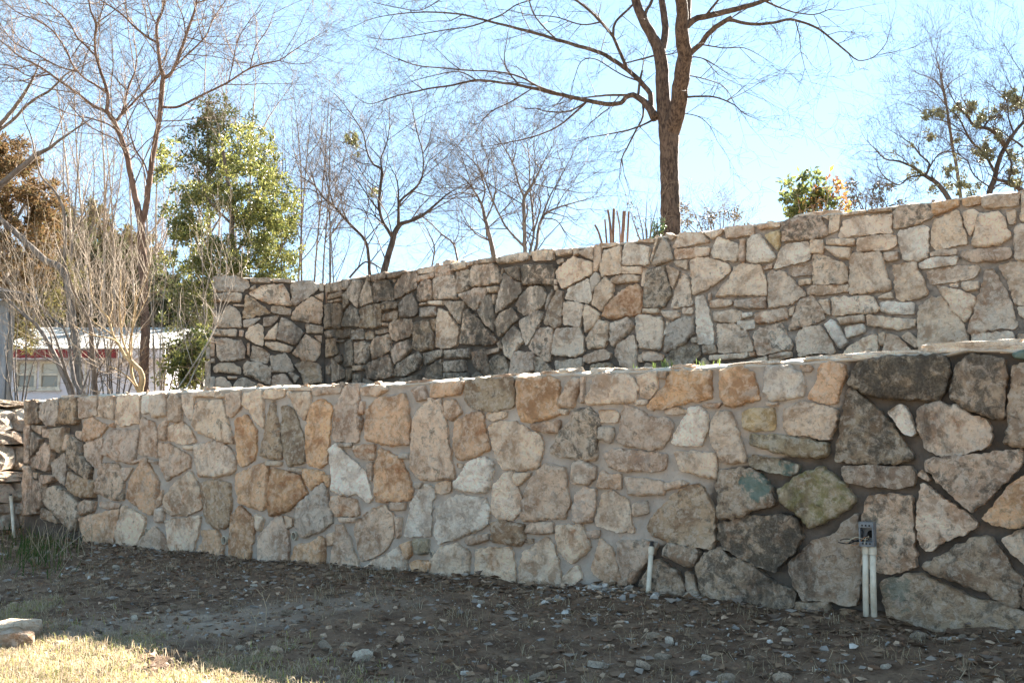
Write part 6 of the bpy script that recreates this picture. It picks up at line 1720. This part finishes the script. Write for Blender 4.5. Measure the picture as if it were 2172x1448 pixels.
mb.build('wall', M_METAL, shed)
mb = MB(); mb.box(-0.014, -0.06, 0, 0.05, 0.032, zs); mb.build('corner_trim', plain('trim_metal', (0.30, 0.29, 0.28), None, 8, 0.5), shed)
M_SHING = plain('dark_shingle', (0.05, 0.043, 0.04), (0.09, 0.075, 0.068), 12)
mb = MB()
mb.add([(-0.2, 0.22, zs), (5.2, 0.22, zs), (5.2, -4.2, zs + 0.9), (-0.2, -4.2, zs + 0.9), (-0.2, 0.22, zs + 0.1), (5.2, 0.22, zs + 0.1), (5.2, -4.2, zs + 1.0), (-0.2, -4.2, zs + 1.0)], [(0, 1, 2, 3), (4, 7, 6, 5), (0, 4, 5, 1), (1, 5, 6, 2), (2, 6, 7, 3), (3, 7, 4, 0)])
mb.build('roof', M_SHING, shed)

# ---------------------------------------------------------------- electrical box on conduits
M_PVC = plain('white_pvc', (0.58, 0.51, 0.41), (0.42, 0.35, 0.26), 13, 0.4, spec=0.4)
M_GREY = plain('grey_cast_box', (0.17, 0.175, 0.18), (0.11, 0.112, 0.118), 40, 0.5, spec=0.4)
M_HOLE = plain('dark_opening', (0.012, 0.011, 0.010), None, 20, 0.9)
M_WIRE = plain('black_wire', (0.012, 0.012, 0.013), None, 20, 0.4); M_WIRE2 = plain('cream_wire', (0.5, 0.42, 0.3), None, 20, 0.4); M_WIRE3 = plain('copper_wire', (0.45, 0.2, 0.09), None, 20, 0.4)
M_BLK = plain('black_plastic', (0.02, 0.02, 0.022), None, 20, 0.45)
bx0, bz1 = PF.uv(1831, 1104); bx1, bz0 = PF.uv(1868, 1157)
bw, bh, bd = 0.064, bz1 - bz0, 0.044
eb = empty('electrical_box', PF.world(bx0, -0.03, bz0), ANG)
tag(eb, 'open grey electrical box with loose wires on two white conduits against the wall', 'electrical box')
mb = MB(); t_ = 0.006
mb.box(0, -bd, 0, t_, 0, bh); mb.box(bw - t_, -bd, 0, bw, 0, bh); mb.box(t_, -bd, 0, bw - t_, 0, t_); mb.box(t_, -bd, bh - t_, bw - t_, 0, bh); mb.box(t_, -0.006, t_, bw - t_, 0, bh - t_)
o = mb.build('housing', M_GREY, eb)
for z0_, z1_, nm in ((bh - 0.024, bh - t_, 'cover_ear'), (t_, 0.02, 'cover_ear')):
    m2 = MB(); m2.box(t_, -bd - 0.001, z0_, bw - t_, -bd + 0.006, z1_); e_ = m2.build(nm, M_GREY, eb)
    m2 = MB()
    for k in (0.2, 0.5, 0.8): m2.box(t_ + (bw - 2 * t_) * k - 0.0035, -bd - 0.0025, (z0_ + z1_) / 2 - 0.0035, t_ + (bw - 2 * t_) * k + 0.0035, -bd - 0.0012, (z0_ + z1_) / 2 + 0.0035)
    m2.build('screw_hole', M_HOLE, e_)
m2 = MB(); m2.tube([(bw * 0.68, -0.012, bh * 0.5), (bw * 0.68, -0.0065, bh * 0.5)], [0.016, 0.016], 14); m2.build('rear_knockout', M_HOLE, eb)
m2 = MB(); m2.tube([(t_ + 0.0005, -bd * 0.5, bh * 0.52), (t_ + 0.004, -bd * 0.5, bh * 0.52)], [0.015, 0.015], 14); m2.build('side_knockout', plain('box_knockout', (0.08, 0.082, 0.085)), eb)
for k, (m, dx, dz, r) in enumerate([(M_WIRE, -0.085, 0.010, 0.0022), (M_WIRE, -0.075, 0.022, 0.0022), (M_WIRE2, -0.05, 0.028, 0.0018), (M_WIRE3, -0.028, 0.002, 0.0015), (M_WIRE, -0.04, 0.008, 0.0022), (M_WIRE2, 0.03, 0.02, 0.0015)]):
    m2 = MB(); a = Vector((bw * 0.6, -0.02, 0.03 + 0.004 * k)); pts = []
    for i in range(9):
        q = i / 8
        pts.append((a.x + (dx - a.x) * q, a.y - 0.05 * q + 0.006 * math.sin(q * 9 + k), a.z + (dz - a.z) * q + 0.007 * math.sin(q * 7 + 2 * k)))
    m2.tube(pts, [r] * 9, 6); m2.build('wire', m, eb)
for k, (tx, bxp) in enumerate(((bw * 0.34, PF.uv(1844, 1310)), (bw * 0.82, PF.uv(1861, 1310)))):
    xb = bxp[0] - bx0
    m2 = MB(); m2.tube([(tx, -bd * 0.5, 0.0), (tx + (xb - tx) * 0.5, -bd * 0.5 - 0.004, -bz0 * 0.5), (xb, -bd * 0.5, -bz0 - 0.06)], [0.0135] * 3, 14)
    c = m2.build('conduit', M_PVC, eb, smooth=True)
    m2 = MB(); m2.tube([(tx, -bd * 0.5, -0.035), (tx, -bd * 0.5, -0.002)], [0.017, 0.017], 14); m2.build('coupling', M_PVC, c)
# ---------------------------------------------------------------- capped riser pipe
def riser(label, p0, p1, r, black=0.03):
    o = empty('white_riser_pipe', p0); tag(o, label, 'pipe')
    m2 = MB(); m2.tube([p0 - (p1 - p0) * 0.3, p0, p1], [r, r, r], 14); to_local(m2, o).build('pipe', M_PVC, o, smooth=True)
    d = (p1 - p0).normalized()
    m2 = MB(); m2.tube([p1 - d * 0.035, p1 + d * 0.004], [r * 1.22] * 2, 14); to_local(m2, o).build('coupling', M_PVC, o)
    m2 = MB(); m2.tube([p1 + d * 0.005, p1 + d * black * 0.4, p1 + d * black * 0.42, p1 + d * black], [r * 0.95, r * 0.95, r * 0.7, r * 0.8], 12); to_local(m2, o).build('black_cap', M_BLK, o)
    return o
p0 = PF.world(PF.uv(1376, 1250)[0], -0.07, 0.0); p0.z = gz(p0.x, p0.y)
p1 = at(1382, 1160, p0.y + 0.02)
p0 = at(1375, 1252, p0.y)
riser('white pipe with black cap standing at the wall foot, left of the electrical box', p0, p1, 0.0125)
d_ = 8.5
riser('white pipe standing among green blades at the far left wall end', at(29, 1128, d_), at(23, 1052, d_), 0.013, 0.02)
# weep pipes flush in the joints
for k, (px, py, r, lab) in enumerate([(313, 1125, 0.020, 'small round white drain pipe end, leftmost low in the front wall'), (477, 1145, 0.030, 'round white drain pipe end between two orange stones'), (625, 1136, 0.028, 'round white drain pipe end under a grey triangular stone'), (916, 1174, 0.02, 'thin white ring of pipe beside an olive stone')]):
    u, v = PF.uv(px, py)
    o = empty('drain_pipe', PF.world(u, 0.0, v), ANG); tag(o, lab, 'drain pipe')
    m2 = MB(); n = 20; y0 = -0.012 if k < 3 else -0.010
    V = []
    for (rr, yy) in ((r, 0.06), (r, y0), (r - 0.0035, y0), (r - 0.0035, 0.05)):
        V += [(rr * math.cos(2 * math.pi * i / n) * (0.55 if k == 3 else 0.85), yy, rr * math.sin(2 * math.pi * i / n)) for i in range(n)]
    m2.add(V, [(a * n + i, a * n + (i + 1) % n, (a + 1) * n + (i + 1) % n, (a + 1) * n + i) for a in range(3) for i in range(n)])
    m2.build('pipe_rim', M_PVC, o)
    m2 = MB(); m2.tube([(0, 0.012 if k < 3 else -0.006, 0), (0, 0.04, 0)], [(r - 0.004) * (0.5 if k == 3 else 0.82)] * 2, 16); m2.build('silted_bore', plain('silt', (0.16, 0.14, 0.12), None, 30), o)

# ---------------------------------------------------------------- rubble, leaves and grass on the ground
M_ROCKS = [plain('chip_pale', (0.50, 0.45, 0.40), (0.34, 0.30, 0.265), 20), plain('chip_tan', (0.42, 0.29, 0.20), (0.30, 0.205, 0.14), 20), plain('chip_grey', (0.26, 0.23, 0.205), (0.17, 0.15, 0.135), 20), plain('clod', (0.18, 0.10, 0.06), (0.10, 0.06, 0.04), 20)]
def scatter_pts(n, g, smin, smax, xr=(-5.2, 2.6), power=1.0):
    out = []
    while len(out) < n:
        s = smin + (smax - smin) * g.random() ** power
        u = g.uniform(-7.2, 3.4)
        p = PF.world(u, -s, 0)
        if p.y < 2.6: continue
        if abs(p.x) / p.y > 0.62: continue
        out.append((p.x, p.y, s))
    return out
ICO = None
def chip(g, sz, flat):
    import bmesh
    bm = bmesh.new()
    for _ in range(9):
        a, b = g.uniform(0, 6.283), g.uniform(-1, 1); r = math.sqrt(1 - b * b) * g.uniform(.75, 1.15)
        bm.verts.new((r * math.cos(a), r * math.sin(a), b))
    h = bmesh.ops.convex_hull(bm, input=bm.verts[:])
    bmesh.ops.delete(bm, geom=[v for v in bm.verts if not v.link_faces], context='VERTS')
    bm.verts.index_update()
    V = [(v.co.x * sz, v.co.y * sz * 0.75, v.co.z * sz * flat) for v in bm.verts]; F = [tuple(v.index for v in f.verts) for f in bm.faces]
    bm.free(); return V, F
g = random.Random(77)
CH = [chip(g, 1.0, g.choice([0.3, 0.5, 0.7])) for _ in range(14)]
mb = MB()
def put(mb, V, F, x, y, z, s, g, mi, tilt=0.4):
    m = Matrix.Translation((x, y, z)) @ Matrix.Rotation(g.uniform(0, 6.28), 4, 'Z') @ Matrix.Rotation(g.gauss(0, tilt), 4, 'X') @ Matrix.Scale(s, 4)
    mb.add([m @ Vector(v) for v in V], F, mi)
for x, y, s in scatter_pts(11000, g, 0.02, 2.4):
    if straw_amt(x, y) > 0.5 and g.random() < 0.93: continue
    sz = min(0.024, 0.0034 * math.exp(g.expovariate(1.9))); V, F = g.choice(CH)
    put(mb, V, F, x, y, gz(x, y) + sz * 0.1, sz, g, g.choices([0, 1, 2, 3], [1.2, 3, 3, 8])[0], 0.7)
for x, y, s in scatter_pts(1100, g, 0.02, 2.2):        # half-buried clods and lumps
    if straw_amt(x, y) > 0.5: continue
    sz = g.uniform(0.010, 0.034); V, F = g.choice(CH)
    put(mb, V, F, x, y, gz(x, y) - sz * 0.12, sz, g, g.choices([3, 1, 2], [8, 2, 1])[0], 0.5)
for _ in range(260):
    a = g.uniform(0, 6.28); r = abs(g.gauss(0, 0.22)); x, y = mound.x + r * math.cos(a) * 1.5, mound.y + r * math.sin(a) * 0.8
    if front_dist(x, y) < 0.015: continue
    sz = min(0.03, 0.007 * math.exp(g.expovariate(1.8))); V, F = g.choice(CH)
    put(mb, V, F, x, y, gz(x, y) + sz * 0.2, sz, g, g.choices([0, 1, 2], [3, 2, 4])[0], 0.8)
tag(mb.build('gravel', M_ROCKS), kind='stuff')
# chips big enough to pick out
BIG = [(1478, 1281, 0.032, 'W1'), (1428, 1262, 0.022, 'W1'), (1440, 1268, 0.018, 'W1'), (1386, 1352, 0.03, 'G2'), (1266, 1416, 0.034, 'W2'), (1364, 1416, 0.026, 'C2'), (1406, 1392, 0.03, 'G2'), (1420, 1365, 0.022, 'W1'), (1320, 1270, 0.034, 'T2'), (1200, 1320, 0.022, 'C3'), (1060, 1285, 0.018, 'W1'), (1020, 1280, 0.016, 'W1'), (1540, 1270, 0.022, 'C3'), (1750, 1300, 0.03, 'T3'), (1660, 1335, 0.022, 'W2'), (1700, 1350, 0.02, 'G1'), (1240, 1364, 0.018, 'W1'), (1590, 1395, 0.018, 'G2'), (1500, 1392, 0.02, 'W1'), (1950, 1355, 0.03, 'G3'),
       (586, 1388, 0.026, 'C2'), (690, 1372, 0.03, 'G3'), (735, 1368, 0.034, 'C3'), (510, 1380, 0.018, 'W1'), (538, 1238, 0.022, 'W1'), (560, 1234, 0.016, 'W1'), (205, 1160, 0.022, 'W1'), (280, 1195, 0.022, 'W1'), (246, 1200, 0.03, 'W2'), (160, 1205, 0.024, 'W1'), (190, 1222, 0.026, 'C3'), (144, 1215, 0.018, 'W1'), (100, 1285, 0.02, 'C3'), (165, 1205, 0.02, 'W1'), (480, 1290, 0.03, 'B3'), (368, 1285, 0.022, 'D4'), (610, 1300, 0.03, 'B4'), (285, 1314, 0.02, 'W2'), (30, 1285, 0.02, 'C3'), (770, 1395, 0.04, 'W3'), (130, 1374, 0.026, 'W1'), (244, 1372, 0.03, 'C1'), (290, 1376, 0.024, 'W1'), (1880, 1415, 0.02, 'W2'), (2040, 1350, 0.02, 'G3'), (1140, 1440, 0.03, 'G1'), (1540, 1440, 0.03, 'G1'), (1660, 1440, 0.03, 'C2')]
lumps = [lump(2.0, 1.4, f, 3.3 * i + 1, 1, 0.3) for i, f in enumerate((0.7, 0.9, 1.1, 0.6))]
for px, py, s, code in BIG:
    p = ground_pt(px, py)
    if front_dist(p.x, p.y) < s * 0.8: p = p + PF.n * (s * 0.8 - front_dist(p.x, p.y))
    o = link('stone_chip', g.choice(lumps), None, (p.x, p.y, gz(p.x, p.y) + s * 0.25), (g.gauss(0, .2), g.gauss(0, .2), g.uniform(0, 6.28)))
    o.scale = (s, s, s); set_stone(o, code, g)
    tag(o, 'small broken limestone chip lying on the bare dirt and grass below the front wall', 'stone chip', 'limestone chips on the ground')
for px, py, sx, code, lab in [(22, 1352, 0.09, 'C1', 'large pale sunlit rock at the lower left corner of the yard'), (12, 1378, 0.075, 'T2', 'rounded tan rock in front of the large pale rock, lower left')]:
    p = ground_pt(px, py)
    o = link('field_stone', lump(sx * 2.2, sx * 1.5, sx * 1.15, px * 1.1, 3, 0.25), None, (p.x, p.y + 0.05, gz(p.x, p.y) + sx * 0.3), (0, 0, 0.3)); set_stone(o, code, g); tag(o, lab, 'rock')
def blade_mesh(name, pts, mats, g, hmin, hmax, w, lean, per=1):
    """grass: curved two-segment blades"""
    V, F, Mi = [], [], []
    nm = len(mats)
    for x, y, z in pts:
        for _ in range(per):
            a = g.uniform(0, 6.283); h = g.uniform(hmin, hmax); l = abs(g.gauss(0, lean)) * h; b = g.uniform(0, 6.283)
            ww = w * g.uniform(0.6, 1.3)
            ca, sa = math.cos(a), math.sin(a)
            dx, dy = math.cos(b) * ww, math.sin(b) * ww
            X, Y = x + g.gauss(0, 0.008) * (per > 1), y + g.gauss(0, 0.008) * (per > 1)
            k = len(V)
            V += [(X - dx, Y - dy, z - 0.004), (X + dx, Y + dy, z - 0.004), (X + ca * l * .35 + dx * .8, Y + sa * l * .35 + dy * .8, z + h * .6), (X + ca * l * .35 - dx * .8, Y + sa * l * .35 - dy * .8, z + h * .6), (X + ca * l, Y + sa * l, z + h * max(0.15, 1 - 0.45 * l / h))]
            mi = g.randrange(nm)
            F += [(k, k + 1, k + 2), (k, k + 2, k + 3), (k + 3, k + 2, k + 4)]; Mi += [mi] * 3
    return link(name, np_mesh(name, V, F, mats, Mi))
def grass_mat(name, c, tr=0.3): return leaf_mat(name, c, tr, 0.7, 0.15)
M_STRAW = [grass_mat('straw_a', [(0.29, 0.215, 0.135), (0.38, 0.295, 0.195), (0.21, 0.145, 0.085)]), grass_mat('straw_b', [(0.34, 0.27, 0.185), (0.42, 0.35, 0.255), (0.26, 0.195, 0.125)])]
M_STRAWG = grass_mat('straw_green', [(0.24, 0.24, 0.08), (0.34, 0.31, 0.12), (0.16, 0.18, 0.06)])
g = random.Random(5)
P = []
while len(P) < 21000:
    u = g.uniform(-5.5, 1.5); s = g.uniform(1.5, 4.4); p = PF.world(u, -s, 0)
    if p.y < 2.55 or abs(p.x) / p.y > 0.60: continue
    if g.random() > straw_amt(p.x, p.y) * 1.0 + 0.02: continue
    P.append((p.x, p.y, gz(p.x, p.y)))
tag(blade_mesh('straw_grass', P, M_STRAW + [M_STRAW[1], M_STRAWG], g, 0.012, 0.048, 0.0016, 1.3, 2), kind='stuff')
# taller dead stalks along the edge of the lawn and dead wisps on the dirt
P = []
for x, y, s in scatter_pts(330, g, 0.05, 2.3):
    for _ in range(g.randint(3, 16)):
        X, Y = x + g.gauss(0, 0.025), y + g.gauss(0, 0.025)
        if front_dist(X, Y) > 0.02: P.append((X, Y, gz(X, Y)))
tag(blade_mesh('dead_grass', P, M_STRAW + [grass_mat('straw_dark', [(0.20, 0.15, 0.09), (0.13, 0.10, 0.06)])], g, 0.02, 0.075, 0.0013, 1.1), kind='stuff')
P = [(x, y, gz(x, y)) for x, y, s in scatter_pts(7000, g, 0.03, 2.4)]
tag(blade_mesh('straw_litter', P, [grass_mat('litter', [(0.36, 0.26, 0.15), (0.20, 0.13, 0.08), (0.48, 0.38, 0.25), (0.12, 0.075, 0.05)])], g, 0.006, 0.05, 0.0012, 3.0), kind='stuff')
P = []
for x, y, s in scatter_pts(2600, g, 0.05, 2.4) + scatter_pts(1300, g, 0.015, 0.3, power=1.6):
    P.append((x, y, gz(x, y)))
V, F = [], []
for x, y, z in P:            # dry leaves lying about
    L = g.uniform(0.012, 0.035); a = g.uniform(0, 6.28); w = L * g.uniform(.3, .55); c, s_ = math.cos(a), math.sin(a); k = len(V); t1, t2 = g.gauss(0, .3) * L, g.gauss(0, .3) * L
    V += [(x - c * L, y - s_ * L, z + 0.004 + abs(t1)), (x - s_ * w, y + c * w, z + 0.006 + abs(t2)), (x + c * L, y + s_ * L, z + 0.006 + abs(t1) * .6), (x + s_ * w, y - c * w, z + 0.003)]
    F += [(k, k + 3, k + 2), (k, k + 2, k + 1)]
tag(link('dry_leaves', np_mesh('dry_leaves', V, F, leaf_mat('ground_leaf', [(0.17, 0.10, 0.06), (0.25, 0.165, 0.105), (0.10, 0.06, 0.04), (0.30, 0.25, 0.21)], 0.15, 0.7, 0.15))), kind='stuff')
# green blades at the left wall end
M_BLADE = grass_mat('green_blade', [(0.025, 0.05, 0.012), (0.05, 0.085, 0.022), (0.07, 0.10, 0.03), (0.20, 0.15, 0.07)], 0.4)
P = []
while len(P) < 420:
    px, py = g.gauss(75, 50), g.gauss(1160, 28)
    if px < -30 or px > 175 or py < 1130: continue
    p = ground_pt(px, py)
    if front_dist(p.x, p.y) > 0.03 or p.x < -4.35: P.append((p.x, p.y, gz(p.x, p.y)))
tag(blade_mesh('green_grass', P, [M_BLADE], g, 0.05, 0.16, 0.0035, 0.8), kind='stuff')
P = []
while len(P) < 60:
    px, py = g.gauss(110, 40), g.gauss(1165, 20)
    p = ground_pt(px, py)
    if front_dist(p.x, p.y) > 0.03: P.append((p.x, p.y, gz(p.x, p.y)))
tag(blade_mesh('dry_grass', P, M_STRAW, g, 0.18, 0.34, 0.0025, 1.2), kind='stuff')
# weeds rooted along the crest of the front wall
M_SPR = grass_mat('sprout', [(0.09, 0.13, 0.035), (0.14, 0.18, 0.055)], 0.35)
for px, py, n, r in ((1380, 786, 6, 2), (1398, 786, 12, 3), (1414, 786, 7, 2), (1480, 779, 9, 2), (1514, 778, 7, 2), (1335, 786, 6, 2)):
    P = []
    for _ in range(n):
        u, v = PF.uv(px + g.gauss(0, r), py); q = PF.world(u, 0.05 + g.gauss(0, 0.02), interp(TOP_F, u) + 0.01)
        P.append(tuple(q))
    tag(blade_mesh('weed', P, [M_SPR], g, 0.02, 0.05, 0.0025, 0.6), 'small bright green weed sprouting from the top edge of the front wall', 'weed', 'weeds on the wall top')
# a few upright dry stalks in the yard
for k, (px, py, h, lab) in enumerate([(562, 1335, 0.16, 'upright dry forked stalk in the shaded yard'), (540, 1350, 0.11, 'leaning dry stalk just left of the forked one')]):
    p = ground_pt(px, py); m2 = MB()
    q = Vector((p.x, p.y, gz(p.x, p.y)))
    m2.tube([q, q + Vector((0.006, 0, h * .5)), q + Vector((-0.02, 0, h))], [0.0025, 0.002, 0.0012], 5)
    m2.tube([q + Vector((0.0, 0, h * .7)), q + Vector((0.02, 0, h * .95))], [0.0016, 0.001], 5)
    m2.tube([q + Vector((-0.012, 0, h * .85)), q + Vector((-0.045, 0.01, h * 1.05))], [0.0016, 0.001], 5)
    o = empty('dry_stalk', q); tag(o, lab, 'stalk'); to_local(m2, o).build('stem', M_STRAW[1], o)
